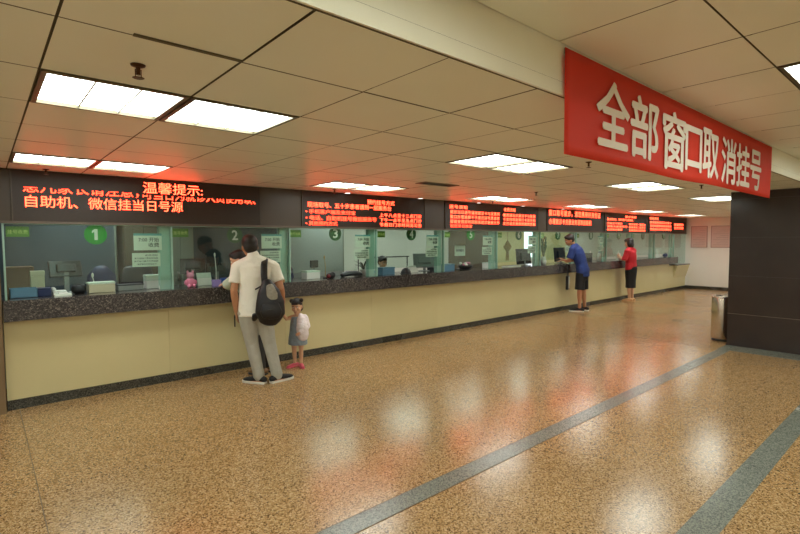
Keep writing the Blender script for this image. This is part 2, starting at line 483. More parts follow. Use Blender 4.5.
for k in range(4): MB().box(-.28, .28, -.055 + k * .036, -.042 + k * .036, -.006, .002).build('slat', M['steel_dark'], v)
def make_down():
    t = thing('downlight', '', 'ceiling light')
    MB().lathe([(.062, 0), (.060, -.012), (.046, -.014), (.044, -.004)], seg=24).build('trim_ring', M['white'], t, True)
    MB().cyl((0, 0, -.008), .043, .006, 20).build('lens', M['downlight'], t)
    return t
dl = make_down()
for n, (x, lab) in enumerate([(4.05, 'small round downlight just above the second LED board'), (5.5, 'small round downlight above the right end of the second LED board'), (6.98, 'small round downlight above the left half of the third LED board'), (8.37, 'small round downlight above the right half of the third LED board'), (9.9, 'small round downlight above the fourth LED board')]):
    if n == 0: dl.location = (x, 5.84, CZ); dl['label'] = lab; dl['group'] = 'small downlights above the boards'
    else: dup(dl, (x, 5.84, CZ), label=lab, group='small downlights above the boards')

# column and bin
cl = struct('column', MB().box(8.62, 9.85, .35, 2.29, 0, CZ + .3, bev=.004), M['column'])
gv = MB()
gv.box(8.617, 8.625, .35, 2.29, .489, .495)
struct('column_groove', gv, M['groove'], cl)
cl['kind'] = 'structure'
gv = MB()
for z in (1.07, 1.65, 2.22): gv.box(8.6185, 8.625, .35, 2.29, z - .002, z + .002)
struct('column_joint', gv, M['steel_dark'], cl)
struct('column_base', MB().box(8.612, 9.86, .34, 2.296, 0, .02), M['column'], cl)
b = thing('waste_bin', 'round brushed steel waste bin standing beside the dark marble column', 'bin', (8.955, 2.452, 0))
MB().lathe([(.138, .035), (.146, .045), (.146, .690), (.142, .70)], seg=48).build('body', M['steel'], b, True)
MB().lathe([(.134, 0), (.137, .036)], seg=40).build('base', M['black'], b, True)
MB().lathe([(.148, .69), (.150, .70), (.146, .715), (.104, .722), (.102, .70), (.100, .69)], seg=48).build('rim', M['steel'], b, True)
MB().lathe([(.1, .66), (.1, .668)], seg=32).build('ash_tray', M['steel_dark'], b)

# ------------------------------------------------------------------ counter
CT = 1.075
ct = thing('service_counter', 'long service counter with dark speckled granite top and cream front panels', 'counter', (0, 0, 0))
MB().box(.13, 16.73, 5.83, 6.55, CT - .03, CT).build('countertop', M['granite'], ct)
MB().box(.13, 16.73, 5.83, 5.87, .875, CT - .03).build('fascia', M['granite'], ct)
for k in range(12):
    xa = .13 + k * 1.476; xb = min(xa + 1.4745, EX - .02)
    if xb > xa: MB().box(xa, xb, WY, WY + .04, .095, CT - .03 if xb < 16.8 else .80).build('front_panel', M['panel'], ct)
MB().box(.13, EX - .02, WY - .012, WY + .05, 0, .092).build('skirting', M['kick'], ct)
MB().box(16.73, EX - .001, 5.83, 6.55, .80, .83).build('low_shelf', M['granite'], ct)
bk_ = MB()
q = [(5.835, .80), (5.955, .40), (5.955, .80)]
a = [bk_.bm.verts.new((16.735, y, z)) for y, z in q]; c = [bk_.bm.verts.new((EX - .002, y, z)) for y, z in q]
bk_.bm.faces.new(a); bk_.bm.faces.new(c[::-1])
for i in range(3): bk_.bm.faces.new((a[i], c[i], c[(i + 1) % 3], a[(i + 1) % 3]))
bk_.build('sloped_apron', M['panel'], ct)
MB().box(.13, 16.7, 6.45, 6.5, .1, CT - .03).build('back_panel', M['cab'], ct)

# ------------------------------------------------------------------ glass front
NB = 12; BW = 1.508; BX = .15
for k in range(NB):
    xa = BX + k * BW; xb = min(xa + BW, EX - .03)
    if xb - xa < .3: continue
    fr = MB()
    zb = CT if k < 11 else .83
    fr.box(xa + .0, xa + .016, WY, WY + .05, zb, 1.83).box(xa, xb, WY, WY + .04, 1.80, 1.83)
    wf = MB()
    w = wf.box(xa + .02, xb, WY + .014, WY + .026, zb + (.11 if k < 11 else .02), 1.80).build(f'window_{k + 1}', M['glass'])
    w['kind'] = 'structure'
    fr.build('window_frame', M['gedge'], w)
    if k < 11: MB().box(xb - .115, xb, WY + .06, WY + .13, CT, 1.83).build('window_post', M['gedge'], w)

# number discs, strip signs, notices
def disc_sign(x, z, r, num, lit, label):
    t = thing('window_number_sign', label, 'number sign', (x, WY + .045, z), 0, 'window number signs')
    MB().cyl((0, 0, 0), r, .008, 36, axis='Y').build('disc', M['green'] if lit else M['green_dim'], t)
    s = r * 1.15
    if num == '1':
        MB().prism([(-.012, -.058), (.018, -.058), (.018, .058), (-.008, .058), (-.034, .038), (-.034, .014), (-.012, .028)], -.0065, -.004).build('numeral', M['white'], t)
        return t
    w = s * (.42 if num == '1' else .62) * (1.25 if len(num) == 2 else 1)
    text('numeral', num, -w / 2, w / 2, -s * .52, s * .52, -.0055, M['white'], t, bold=.03)
    return t
for k in range(11):
    n = k + 1
    disc_sign(.92 + BW * k, 1.705 if n < 3 else 1.735, .105 if n != 2 else .10, str(n), n in (1, 5), f"round green sign with a white {n} hanging behind the counter glass")
def strip_sign(k):
    x = BX + BW * k + .03
    t = thing('strip_sign', f'small green hanging strip sign left of the window numbered {k + 1}', 'sign', (x, WY + .05, 1.68), 0, 'green strip signs')
    MB().box(0, .18, 0, .006, 0, .10).build('plate', M['sign_green'], t)
    text('lettering', '挂号收费', .012, .168, .028, .068, -.0005, M['signletter'], t)
for k in range(10): strip_sign(k)
def notice(k):
    x = BX + BW * k + 1.13
    t = thing('notice_sheet', f'upper pale notice with black lettering behind the glass of window {k + 1}', 'notice', (x, WY + .05, 1.53), 0, 'opening hours notices')
    MB().box(0, .29, 0, .003, 0, .19).build('sheet', M['offwhite'], t)
    MB().box(0, .29, -.001, 0, .165, .19).build('header', M['teal'], t)
    text('lettering', '7:00 开始', .05, .26, .095, .145, -.0005, M['ink'], t, bold=.012)
    text('lettering', '收费', .15, .26, .035, .085, -.0005, M['ink'], t, bold=.012)
    t = thing('notice_sheet', f'lower pale notice with small print behind the glass of window {k + 1}', 'notice', (x - .02, WY + .05, 1.345), 0, 'small print notices')
    MB().box(0, .29, 0, .003, 0, .155).build('sheet', M['offwhite'], t)
    for r, s in enumerate(('退费须知', '请当面核对票据及钱款', '离开窗口概不负责谢谢', '请保管好您的就诊卡')):
        a_, b_ = ((.13, .26) if r == 0 else (.02, .265) if r < 3 else (.05, .25))
        text('lettering', s, a_, b_, .118 - r * .033, .138 - r * .033, -.0005, M['ink'], t)
for k in range(8): notice(k)
t = thing('notice_sheet', 'single pale notice set lower in the glass beside the number five', 'notice', (6.83, 6.3, 1.33), 0, 'small print notices')
MB().box(0, .30, 0, .003, 0, .2).build('sheet', M['offwhite'], t)
text('lettering', '暂停服务', .04, .26, .08, .13, -.0005, M['ink'], t, bold=.01)
MB().box(.145, .155, .003, .006, -.25, .02).box(.06, .24, -.05, .05, -.255, -.243).build('stand', M['darkgrey'], t)

# ------------------------------------------------------------------ LED boards
bh = struct('trim_12', MB().box(.10, EX - .06, WY - .01, WY + .16, 1.815, CZ - .002), M['ledhouse'])
MB().box(.10, EX - .06, WY - .022, WY - .009, 1.808, 1.832).build('trim_edge', M['ledtrim'], bh)
def board(x0, x1, label):
    t = thing('led_board', label, 'LED display', (0, WY - .01, 0), 0, 'LED message boards')
    MB().box(x0, x1, -.014, 0, 1.835, 2.318).build('screen', M['ledscreen'], t)
    e = MB()
    e.box(x0 - .012, x0, -.02, 0, 1.833, 2.32).box(x1, x1 + .012, -.02, 0, 1.833, 2.32)
    e.build('bezel', M['ledhouse'], t)
    return t
LY = -.0145
def row(t, s, x0, x1, z0, z1, m='led', bold=0., **k):
    if x0 > 4.6: z0 += (z1 - z0) * .15; k['spacing'] = 1.22
    text('lettering', s, x0, x1, z0, z1, LY, M[m], t, bold=bold, depth=.0015, **k)
b1 = board(.24, 2.74, 'LED board over windows one and two with a large red line under a scrolling line')
row(b1, '温馨提示:', 1.375, 2.02, 2.165, 2.29, 'led_orange')
row(b1, '患儿家长请注意，', .32, 1.33, 2.108, 2.162, 'led', keep_low=.45)
row(b1, '可当日为就诊人员使用以、', 1.36, 2.68, 2.098, 2.145, 'led', keep_low=.42)
row(b1, '自助机、微信挂当日号源', .335, 1.79, 1.968, 2.085, 'led_orange')
b2 = board(3.36, 5.68, 'LED board over windows three and four with three bulleted red rows')
row(b2, '预约挂号方式', 4.48, 5.02, 2.185, 2.255, 'led_orange')
row(b2, '现场取号、五十岁患者请到一层服务台', 3.44, 4.95, 2.10, 2.172, 'led_orange')
row(b2, '• 手机客户端及支付宝', 3.41, 4.25, 2.012, 2.07, 'led')
row(b2, '• 电话、自助机挂号微信服务号', 3.41, 4.65, 1.922, 1.985, 'led')
row(b2, '• 其他预约方式', 3.41, 3.93, 1.848, 1.905, 'led')
for z, s in ((1.99, '上午八点至十二点门诊'), (1.915, '下午一点半至五点门诊'), (1.84, '节假日门诊时间见公告')): row(b2, s, 4.72, 5.61, z, z + .068, 'led_orange')
b3 = board(6.2, 9.05, 'LED board over windows five and six with two dense orange blocks')
row(b3, '退号须知', 6.3, 6.77, 2.185, 2.262, 'led_orange')
for i, s in enumerate(('就诊当日退号请持就诊卡与发票到', '窗口办理逾期不予退还挂号费请您', '提前安排好时间前来就诊谢谢合作')): row(b3, s, 6.32, 7.72, 2.095 - i * .085, 2.17 - i * .085, 'led_orange')
row(b3, '祝您早日康复', 6.32, 6.91, 1.85, 1.915, 'led')
row(b3, '收费须知', 7.87, 8.24, 2.19, 2.27, 'led_orange')
for i, s in enumerate(('缴费请出示就诊卡与医保', '卡支持现金银行卡及手机', '支付请妥善保管缴费票据')): row(b3, s, 7.84, 8.95, 2.085 - i * .083, 2.16 - i * .083, 'led_orange')
b4 = board(9.42, 11.95, 'LED board with two long orange lines above the man in blue')
row(b4, '窗口取号就诊，请您携带好身份证', 9.48, 11.8, 2.14, 2.30, 'led_orange')
row(b4, '办理就诊卡充值业务请到自助机', 9.49, 11.35, 1.96, 2.10, 'led_orange')
b5 = board(12.05, 14.6, 'LED board above the woman in red with a short title and three left rows')
row(b5, '就诊流程', 13.2, 13.87, 2.205, 2.28, 'led_orange')
row(b5, '现场挂号、预约取号请排队', 12.17, 13.68, 2.12, 2.19, 'led_orange')
for i, s in enumerate(('凭就诊卡候诊', '请看大屏幕叫号', '按序就诊缴费')): row(b5, s, 12.18, 13.02 + .3 * (i == 1), 2.02 - i * .08, 2.085 - i * .08, 'led_orange')
for i, s in enumerate(('取药请到一层药房', '检查请到二层登记', '化验请到三层检验')): row(b5, s, 13.44, 14.47, 2.01 - i * .082, 2.08 - i * .082, 'led_orange')
b6 = board(14.72, 17.5, 'LED board nearest the white end wall with a small separate block at its end')
row(b6, '医保须知', 14.8, 15.38, 2.20, 2.29, 'led_orange')
for i, s in enumerate(('医保患者请出示社保卡', '实时结算异地患者请先', '到医保办公室办理登记')): row(b6, s, 14.82, 16.39, 2.09 - i * .1, 2.172 - i * .1, 'led_orange')
for i, s in enumerate(('谢谢您的', '合作支持')): row(b6, s, 16.63, 17.4, 2.045 - i * .105, 2.14 - i * .105, 'led_orange')

# ------------------------------------------------------------------ banner
bn = thing('hanging_banner', 'long red cloth banner with large white characters hung from the beam', 'banner', (0, BY - .018, 0))
mb = MB(); nx = 80; nz = 10; grid = []
for i in range(nx + 1):
    x = 2.148 + (6.054 - 2.148) * i / nx
    colv = []
    for j in range(nz + 1):
        z = 2.543 - (2.543 - 2.036) * j / nz + .004 * math.sin(x * 3.1)*(j/nz)
        yb = .006 * math.sin(x * 5.3 + 1) * (j / nz) ** 2
        colv.append(mb.bm.verts.new((x, yb, z)))
    grid.append(colv)
for i in range(nx):
    for j in range(nz): mb.bm.faces.new((grid[i][j], grid[i + 1][j], grid[i + 1][j + 1], grid[i][j + 1]))
cloth = mb.build('cloth', M['red'], bn, True)
so = cloth.modifiers.new('thick', 'SOLIDIFY'); so.thickness = .0012
for s, a_, b_, z0, z1 in (('全', 2.492, 2.875, 2.137, 2.485), ('部', 2.90, 3.29, 2.12, 2.475), ('窗', 3.365, 3.755, 2.095, 2.468), ('口', 3.765, 4.085, 2.12, 2.425), ('取', 4.115, 4.47, 2.10, 2.455), ('消', 4.55, 4.925, 2.09, 2.452), ('挂', 4.955, 5.34, 2.09, 2.447), ('号', 5.37, 5.73, 2.09, 2.445)):
    text('character', s, a_ * .983, b_ * .983, 1.62 + (z0 - 1.62) * .983, 1.62 + (z1 - 1.62) * .983, -.009, M['bletter'], bn, bold=.022, depth=.001)
for x in (2.16, 4.1, 6.02): MB().box(x, x + .02, .0, .012, 2.52, 2.545).build('fixing_clip', M['chrome'], bn)

# ------------------------------------------------------------------ end-wall notices
for n, (ya, yb) in enumerate(((5.34, 5.82), (4.70, 5.24))):
    t = thing('wall_notice', ('framed pinkish notice panel on the white end wall, next to the LED boards' if n == 0 else 'framed pinkish notice panel on the white end wall, next to the dark column'), 'notice', (EX, 0, 0), 0, 'notice panels on the end wall')
    MB().box(-.02, -.004, ya, yb, 1.36, 2.06).build('frame', M['notice_frame'], t)
    MB().box(-.023, -.019, ya + .02, yb - .02, 1.38, 2.04).build('sheet', M['notice_pink'], t)
    ln = MB()
    for r in range(9):
        ln.box(-.0236, -.0228, ya + .06, yb - .06 - .1 * ((r * 7) % 3), 1.45 + r * .058, 1.458 + r * .058)
    ln.build('print_lines', M['notice_frame'], t)

# ------------------------------------------------------------------ office behind the glass
def screen_panel(name, x0, x1, y, z1, m, label, cat):
    t = thing(name, label, cat, (x0, y, 0))
    w = x1 - x0
    MB().box(0, w, 0, .05, .03, z1).build('panel', M[m], t)
    MB().box(-.02, 0, -.01, .06, 0, z1 + .01).box(w, w + .02, -.01, .06, 0, z1 + .01).box(0, w, -.01, .06, z1, z1 + .01).build('frame', M['cab'], t)
screen_panel('partition_screen', -.3, 1.40, 7.7, 2.2, 'slate', 'tall slate blue partition behind the glass of window one', 'partition')
screen_panel('partition_screen', 2.46, 4.0, 7.7, 2.2, 'slate', 'tall slate blue partition behind the glass of window two', 'partition')
screen_panel('partition_screen', 4.05, 5.25, 7.75, 2.25, 'cab_light', 'tall pale grey partition behind the glass of window three', 'partition')
def cabinet(x0, x1, y, z1, m, label):
    t = thing('storage_cabinet', label, 'cabinet', (x0, y, 0)); w = x1 - x0
    MB().box(0, w, .02, .45, 0, z1, bev=.006).build('body', M[m], t)
    for i in range(2):
        d = MB().box(i * w / 2 + .008, (i + 1) * w / 2 - .008, 0, .02, .06, z1 - .02, bev=.003).build('door', M[m], t)
        xh = w / 2 - .05 if i == 0 else w / 2 + .035
        MB().box(xh, xh + .015, -.02, 0, z1 * .5, z1 * .5 + .14).build('handle', M['chrome'], d)
cabinet(1.50, 1.98, 7.6, 2.1, 'officebrown', 'tall brown cabinet standing behind the notices of window one')
cabinet(2.02, 2.42, 7.55, 2.1, 'cab', 'tall grey green cabinet between the two slate blue partitions')
struct('wall_office_pillar', MB().box(9.3, 10.6, 8.2, 8.8, 0, CZ), M['officebrown'])
struct('wall_office_yellow', MB().box(10.7, 12.6, 8.74, 8.8, 0, CZ), M['officeyellow'])
struct('wall_office_yellow_far', MB().box(13.3, 15.2, 8.74, 8.8, 0, CZ), M['officeyellow'])
struct('window_13', MB().box(12.65, 13.25, 8.75, 8.8, 1.1, 2.2), emis('office_daylight', (.85, .95, 1.), 2.2))
# office lamps
lo = make_lamp('office_light', 1.1, M['office_diffuser'])
for n, x in enumerate((4.9, 6.8, 8.7, 10.9, 13.2, 15.6, 1.1)):
    lab = f'square office ceiling light behind the glass, {["first","second","third","fourth","fifth","farthest","dimly seen"][n]} along the clerks'
    loc = (x, 7.6 if n < 6 else 7.0, CZ - .04)
    if n == 0: lo.location = loc; lo['label'] = lab; lo['group'] = 'office ceiling lights'
    else: dup(lo, loc, label=lab, group='office ceiling lights')

# --- things on the counter behind the glass
def monitor(x, y, w, h, zc, rot, label, m='black', tilt=-.12, stand=True):
    t = thing('computer_monitor', label, 'monitor', (x, y, CT), rot, 'computer monitors')
    mt = Matrix.Translation((0, 0, zc)) @ Matrix.Rotation(tilt, 4, 'X')
    MB().box(-w / 2, w / 2, -.015, .02, -h / 2, h / 2, .006, mt).build('housing', M[m], t)
    MB().box(-w / 2 + .012, w / 2 - .012, .019, .022, -h / 2 + .012, h / 2 - .012, 0, mt).build('display', M['pale_blue'], t)
    MB().box(-w * .3, w * .3, -.05, -.012, -h * .25, h * .25, .012, mt).build('back_cover', M['darkgrey'] if m == 'black' else M[m], t)
    MB().box(-.022, .022, -.04, -.01, .01, zc).build('neck', M['grey'], t)
    MB().lathe([(.10, 0), (.10, .008), (.03, .014)]).build('base', M['grey'], t, True)
    return t
monitor(.68, 6.36, .30, .18, .26, .12, 'black monitor with white edges behind window one, seen from its back', 'black', -.35)
monitor(2.02, 6.36, .30, .2, .24, -.35, 'black tilted monitor behind the green strip sign of window two', 'black', -.4)
monitor(2.33, 6.42, .26, .15, .19, .1, 'low dark monitor between the monitor of window two and its number', 'darkgrey', -.1)
monitor(6.08, 6.36, .40, .27, .19, -.6, 'grey tilted monitor at the right of the window numbered four', 'grey', -.45)
monitor(9.15, 6.36, .60, .34, .19, .1, 'wide black monitor behind the glass beyond the gold knot', 'black', -.1)
monitor(10.65, 6.36, .56, .34, .20, .1, 'wide black monitor beside the elbow of the man in blue', 'black', -.1)

def simple_box(name, label, cat, x0, x1, y0, y1, h, m, lid=None, z=CT, bev=.006, group=None):
    t = thing(name, label, cat, ((x0 + x1) / 2, (y0 + y1) / 2, z), 0, group)
    w, d = (x1 - x0) / 2, (y1 - y0) / 2
    MB().box(-w, w, -d, d, 0, h * .8, bev).build('body', M[m], t)
    MB().box(-w - .003, w + .003, -d - .003, d + .003, h * .8, h, bev * .6).build('lid', M[lid or m], t)
    return t
def tray(name, label, x0, x1, y0, y1, h, m):
    t = thing(name, label, 'tray', ((x0 + x1) / 2, (y0 + y1) / 2, CT))
    w, d = (x1 - x0) / 2, (y1 - y0) / 2; f = MB(); g = .006
    f.box(-w, w, -d, d, 0, g).box(-w, w, -d, -d + g, 0, h).box(-w, w, d - g, d, 0, h).box(-w, -w + g, -d, d, 0, h).box(w - g, w, -d, d, 0, h)
    f.build('shell', M[m], t)
    MB().box(-w + .01, w - .01, -d + .01, d - .01, g, g + .02).build('papers', M['offwhite'], t)
tray('document_tray', 'pale blue open document tray at the left end of the counter', .19, .41, 6.04, 6.24, .09, 'pale_blue')
simple_box('storage_box', 'small dark blue box right of the pale blue tray', 'box', .405, .52, 6.06, 6.2, .085, 'navy')
simple_box('card_reader', 'upright beige device behind the dark blue box', 'device', .37, .49, 6.3, 6.42, .25, 'beige')
simple_box('wooden_cabinet', 'brown wooden cabinet far left behind window one', 'cabinet', .18, .42, 6.6, 6.9, 1.36, 'wood', z=0)
t = thing('paper_stack', 'flat white papers lying right of the dark blue box', 'papers', (.61, 6.06, CT))
MB().box(-.07, .08, -.05, .05, 0, .018).build('sheets', M['offwhite'], t); MB().box(-.03, .05, -.03, .03, .018, .03).build('top_note', M['white'], t)
t = thing('telephone', 'white desk telephone lying beside the black pouch', 'telephone', (.60, 6.185, CT))
MB().box(-.06, .06, -.07, .07, 0, .045, .012).build('body', M['white'], t); MB().loft([(-.05, -.05, .06), (-.05, 0, .068), (-.05, .05, .06)], [.02, .014, .02]).build('handset', M['white'], t, True)
t = thing('pouch', 'rumpled black pouch on the counter before window one', 'bag', (.765, 6.12, CT))
MB().ball((0, 0, .045), .068, .05, .05).ball((.03, .0, .05), .04, .04, .055).ball((-.035, .01, .05), .035, .035, .045).build('body', M['nylon'], t, remesh=.006)
MB().loft([(-.03, 0, .085), (0, 0, .11), (.03, 0, .088)], .006).build('handle', M['nylon'], t, True)
simple_box('ticket_printer', 'pale ticket printer right of the black pouch', 'printer', .85, 1.10, 6.08, 6.24, .115, 'beige', 'offwhite')
simple_box('card_machine', 'low grey card machine between the ticket printer and white box', 'device', 1.14, 1.40, 6.15, 6.3, .07, 'grey', 'darkgrey')
simple_box('storage_box', 'upright white box below the small print notice of window one', 'box', 1.44, 1.60, 6.2, 6.34, .16, 'white', 'offwhite')
t = thing('figurine', 'small white figurine beside the first glass post', 'figurine', (1.575, 6.06, CT))
MB().lathe([(.035, 0), (.038, .02), (.03, .06), (.02, .075)], seg=20).build('body', M['white'], t, True); MB().ball((0, 0, .10), .033).build('head', M['white'], t, True)
for sx in (-1, 1): MB().ball((sx * .02, 0, .135), .01, .008, .018).build('ear', M['white'], t, True)
t = thing('plush_toy', 'pink plush toy sitting left of the number two', 'toy', (1.89, 6.06, CT))
MB().ball((0, 0, .06), .055, .045, .06).build('body', M['pink'], t, True); MB().ball((0, 0, .14), .042, .038, .04).build('head', M['pink'], t, True)
for sx in (-1, 1):
    MB().ball((sx * .03, 0, .18), .014, .01, .026).build('ear', M['pink'], t, True); MB().ball((sx * .055, -.01, .06), .018, .018, .03).build('arm', M['pink'], t, True); MB().ball((sx * .03, -.045, .02), .02, .03, .02).build('foot', M['pink'], t, True)
t = thing('laptop_stand', 'pale green folder standing open behind the pink plush toy', 'folder', (2.10, 6.16, CT))
mt = Matrix.Rotation(-.35, 4, 'X')
MB().box(-.09, .09, 0, .008, 0, .17, .002, mt).build('cover', M['mint'], t); MB().box(-.085, .085, -.005, 0, .005, .165, 0, mt).build('page', M['offwhite'], t)
simple_box('storage_box', 'small purple box left of the blue bowl', 'box', 2.15, 2.24, 6.0, 6.08, .075, 'purple')
t = thing('bowl', 'round blue plastic bowl below the number two', 'bowl', (2.33, 6.08, CT))
MB().lathe([(.03, 0), (.055, .03), (.07, .085), (.066, .085), (.05, .035), (.0, .012)], seg=28).build('shell', M['blue'], t, True); MB().lathe([(.0715, .08), (.073, .086), (.068, .088)], seg=28).build('rim', M['blue'], t, True)
def mic(x, y, h, label, m='white'):
    t = thing('gooseneck_microphone', label, 'microphone', (x, y, CT), 0, 'thin upright stalks on the counter')
    MB().lathe([(.035, 0), (.035, .015), (.012, .022)]).build('base', M['darkgrey'], t, True)
    MB().loft([(0, 0, .02), (.004, 0, h * .5), (-.004, .01, h - .04)], .005, seg=8).build('stalk', M[m], t, True)
    MB().ball((-.005, .012, h - .02), .012, .012, .028).build('head', M[m], t, True)
mic(2.25, 6.2, .40, 'thin pale microphone stalk right of the pink plush toy')
mic(3.83, 6.12, .33, 'thin pale microphone stalk below the number three', 'tan')
mic(.93, 6.32, .2, 'slanted thin pale stalk behind the pale ticket printer')
t = thing('document_pouch', 'tan paper envelope pouch lying on the counter beside the man in white', 'envelope', (2.93, 5.98, CT), .25)
MB().box(-.13, .13, -.085, .085, 0, .03, .01).build('body', M['tan'], t); MB().box(-.13, .13, -.09, .01, .03, .036, .002).build('flap', M['tan'], t)
t = thing('jacket', 'long dark blue coat on a stand behind window one', 'jacket', (1.10, 6.85, .02))
MB().loft([(0, 0, .05), (0, 0, .8), (0, .02, 1.2), (0, .03, 1.27)], [.08, .09, .08, .05], [.18, .17, .15, .09], ref=(0, 1, 0)).build('body', M['navy'], t, True)
def chair(x, y, rot, label, m='black', h=1.36, sz=.5):
    t = thing('office_chair', label, 'chair', (x, y, 0), rot, 'office chairs')
    MB().box(-.23, .23, -.22, .22, sz - .08, sz, .03).build('seat', M[m], t)
    MB().loft([(0, .22, .55), (0, .25, .85), (0, .26, h - .15), (0, .26, h)], [.04, .045, .04, .035], [.22, .23, .2, .17]).build('backrest', M[m], t, True)
    MB().cyl((0, 0, sz / 2), .03, sz - .14, 14).build('gas_lift', M['steel_dark'], t)
    for k in range(5):
        a = 2 * PI * k / 5
        l = MB().loft([(0, 0, .1), (.26 * math.cos(a), .26 * math.sin(a), .07)], [.025, .015], seg=8).build('leg', M['steel_dark'], t, True)
        MB().ball((.26 * math.cos(a), .26 * math.sin(a), .028), .028, u=10, v=8).build('caster', M['black'], l, True)
    return t
chair(3.68, 6.95, .1, 'black high backed office chair behind window three', 'black', 1.38)
chair(1.55, 6.98, -.1, 'dark office chair seen behind the notices of window one', 'darkgrey', 1.28)
t = thing('jacket', 'blue jacket draped over the chair behind window three', 'jacket', (3.68, 7.07, .51))
MB().loft([(0, 0, .04), (0, .0, .3), (0, .01, .66), (0, .02, .76)], [.05, .06, .05, .03], [.17, .17, .14, .07]).build('body', M['navy'], t, True)
t = thing('desk_camera', 'small black camera on a stalk behind window three', 'camera', (3.82, 6.42, CT))
MB().box(-.065, .065, -.02, .02, .15, .26, .008).build('body', M['black'], t); MB().cyl((0, 0, .08), .008, .16, 10).build('stalk', M['grey'], t); MB().lathe([(.05, 0), (.05, .012), (.01, .018)]).build('base', M['black'], t, True)
simple_box('storage_box', 'white box with papers behind window three', 'box', 3.52, 3.74, 6.12, 6.28, .12, 'white', 'offwhite')
t = thing('pouch', 'dark red and black pouch below the number three', 'bag', (3.88, 6.05, CT))
MB().ball((0, 0, .04), .075, .05, .045).ball((.03, 0, .05), .045, .04, .045).build('body', M['nylon'], t, remesh=.006); MB().ball((-.05, -.02, .035), .03, .03, .03).build('pocket', M['darkred'], t, True)
t = thing('cushion', 'flat dark curved cushion on the counter behind window three', 'cushion', (4.32, 6.14, CT))
MB().loft([(-.17, 0, .03), (-.08, 0, .05), (.08, 0, .05), (.17, 0, .03)], [.03, .04, .04, .03], [.05, .09, .09, .05], ref=(0, 0, 1)).build('body', M['darkgrey'], t, True)
def plant(x, y, n, hgt, label, m='leaf_dark', pot='white', spread=.12, name='potted_plant'):
    t = thing(name, label, 'plant', (x, y, CT))
    MB().lathe([(.04, 0), (.055, .08), (.058, .085), (.05, .085), (.045, .07)], seg=20).build('pot', M[pot], t, True)
    f = MB(); rr = random.Random(int(x * 100))
    for k in range(n):
        a = rr.uniform(0, 2 * PI); s = rr.uniform(.5, 1) * spread; h = rr.uniform(.5, 1) * hgt
        d = Vector((math.cos(a), math.sin(a), 0))
        p = [Vector((0, 0, .07)) + d * s * q + Vector((0, 0, h * (q ** .6) - .04 * q * q)) for q in (0, .35, .7, 1)]
        f.loft(p, [.004, .014, .012, .003], [.002, .003, .003, .002], ref=d.cross(Vector((0, 0, 1))), seg=6)
    f.build('leaves', M[m], t, True)
plant(4.72, 6.38, 26, .22, 'spiky dark leaved plant in a white pot behind window three', 'leaf_dark', 'white', .16)
def bottle(x, y, h, r, m, label, cap='white'):
    t = thing('bottle', label, 'bottle', (x, y, CT), 0, 'bottles on the counter')
    MB().lathe([(r, 0), (r, h * .65), (r * .5, h * .82), (r * .4, h * .9)], seg=20).build('body', M[m], t, True); MB().cyl((0, 0, h * .94), r * .45, h * .1, 16).build('cap', M[cap], t)
bottle(4.60, 6.12, .22, .036, 'white', 'tall white bottle beside the third glass post', 'darkgrey')
bottle(4.52, 6.3, .14, .032, 'white', 'short white bottle between the cushion and the taller white bottle', 'white')
simple_box('storage_box', 'pale blue box at the foot of the post right of window three', 'box', 4.86, 5.12, 6.05, 6.2, .12, 'pale_blue')
t = thing('desk_railing', 'thin dark horizontal rail behind the window numbered four', 'rail', (6.15, 7.8, 0))
MB().loft([(-.55, 0, 1.29), (.85, 0, 1.29)], .012, seg=8).build('bar', M['steel_dark'], t, True)
for x in (-.5, .8): MB().cyl((x, 0, .645), .012, 1.29, 10).build('post', M['steel_dark'], t)
t = thing('desk_lamp', 'black dome shaped lamp resting on the counter at window four', 'lamp', (5.36, 6.05, CT))
MB().lathe([(.088, 0), (.085, .03), (.065, .07), (.03, .095), (.005, .1)], seg=28).build('dome', M['black'], t, True); MB().cyl((0, 0, .004), .095, .008, 28).build('base', M['darkgrey'], t)
t = thing('paper_holder', 'slanted white paper on a stand right of the black dome', 'papers', (5.68, 6.2, CT))
MB().box(-.10, .10, 0, .006, 0, .13, .001, Matrix.Rotation(-.5, 4, 'X')).build('sheet', M['white'], t); MB().box(-.11, .11, .02, .1, 0, .012).build('stand', M['grey'], t)
simple_box('tower_case', 'upright dark computer case right of the grey monitor', 'computer', 6.29, 6.43, 6.36, 6.5, .32, 'darkgrey', 'black')
simple_box('storage_box', 'low blue grey box at the foot of the post before window five', 'box', 6.24, 6.56, 6.05, 6.2, .125, 'pale_blue')
t = thing('flower_bowl', 'dark bowl of pink and white flowers at window five', 'flowers', (6.86, 6.06, CT))
MB().lathe([(.08, 0), (.13, .05), (.15, .09), (.14, .09), (.1, .04)], seg=28).build('bowl', M['black'], t, True)
rr = random.Random(5)
for k in range(9):
    a = rr.uniform(0, 2 * PI); d = rr.uniform(0, .11)
    MB().ball((d * math.cos(a), d * math.sin(a), rr.uniform(.09, .13)), .028, .028, .022, 10, 8).build('blossom', M['pink'] if k % 3 else M['white'], t, True)
MB().loft([(0, .02, .08), (.02, .02, .25), (.05, .02, .36)], .004, seg=6).build('twig', M['wood'], t, True)
simple_box('storage_box', 'white carton left of the fifth glass post', 'box', 7.58, 7.74, 6.1, 6.25, .11, 'white')
bottle(7.82, 6.12, .13, .05, 'offwhite', 'squat white jar right of the white carton', 'grey')
t = thing('chinese_knot', 'olive gold tasselled knot ornament hanging behind window six', 'ornament', (8.48, 6.3, 0))
MB().prism([(0, 1.62), (.13, 1.49), (0, 1.36), (-.13, 1.49)], -.015, .015).build('knot', M['gold'], t)
for x in (-.03, 0, .03): MB().loft([(x, 0, 1.37), (x * 1.3, 0, 1.28), (x * 1.5, 0, 1.2)], [.012, .014, .01], seg=8).build('tassel', M['gold'], t, True)
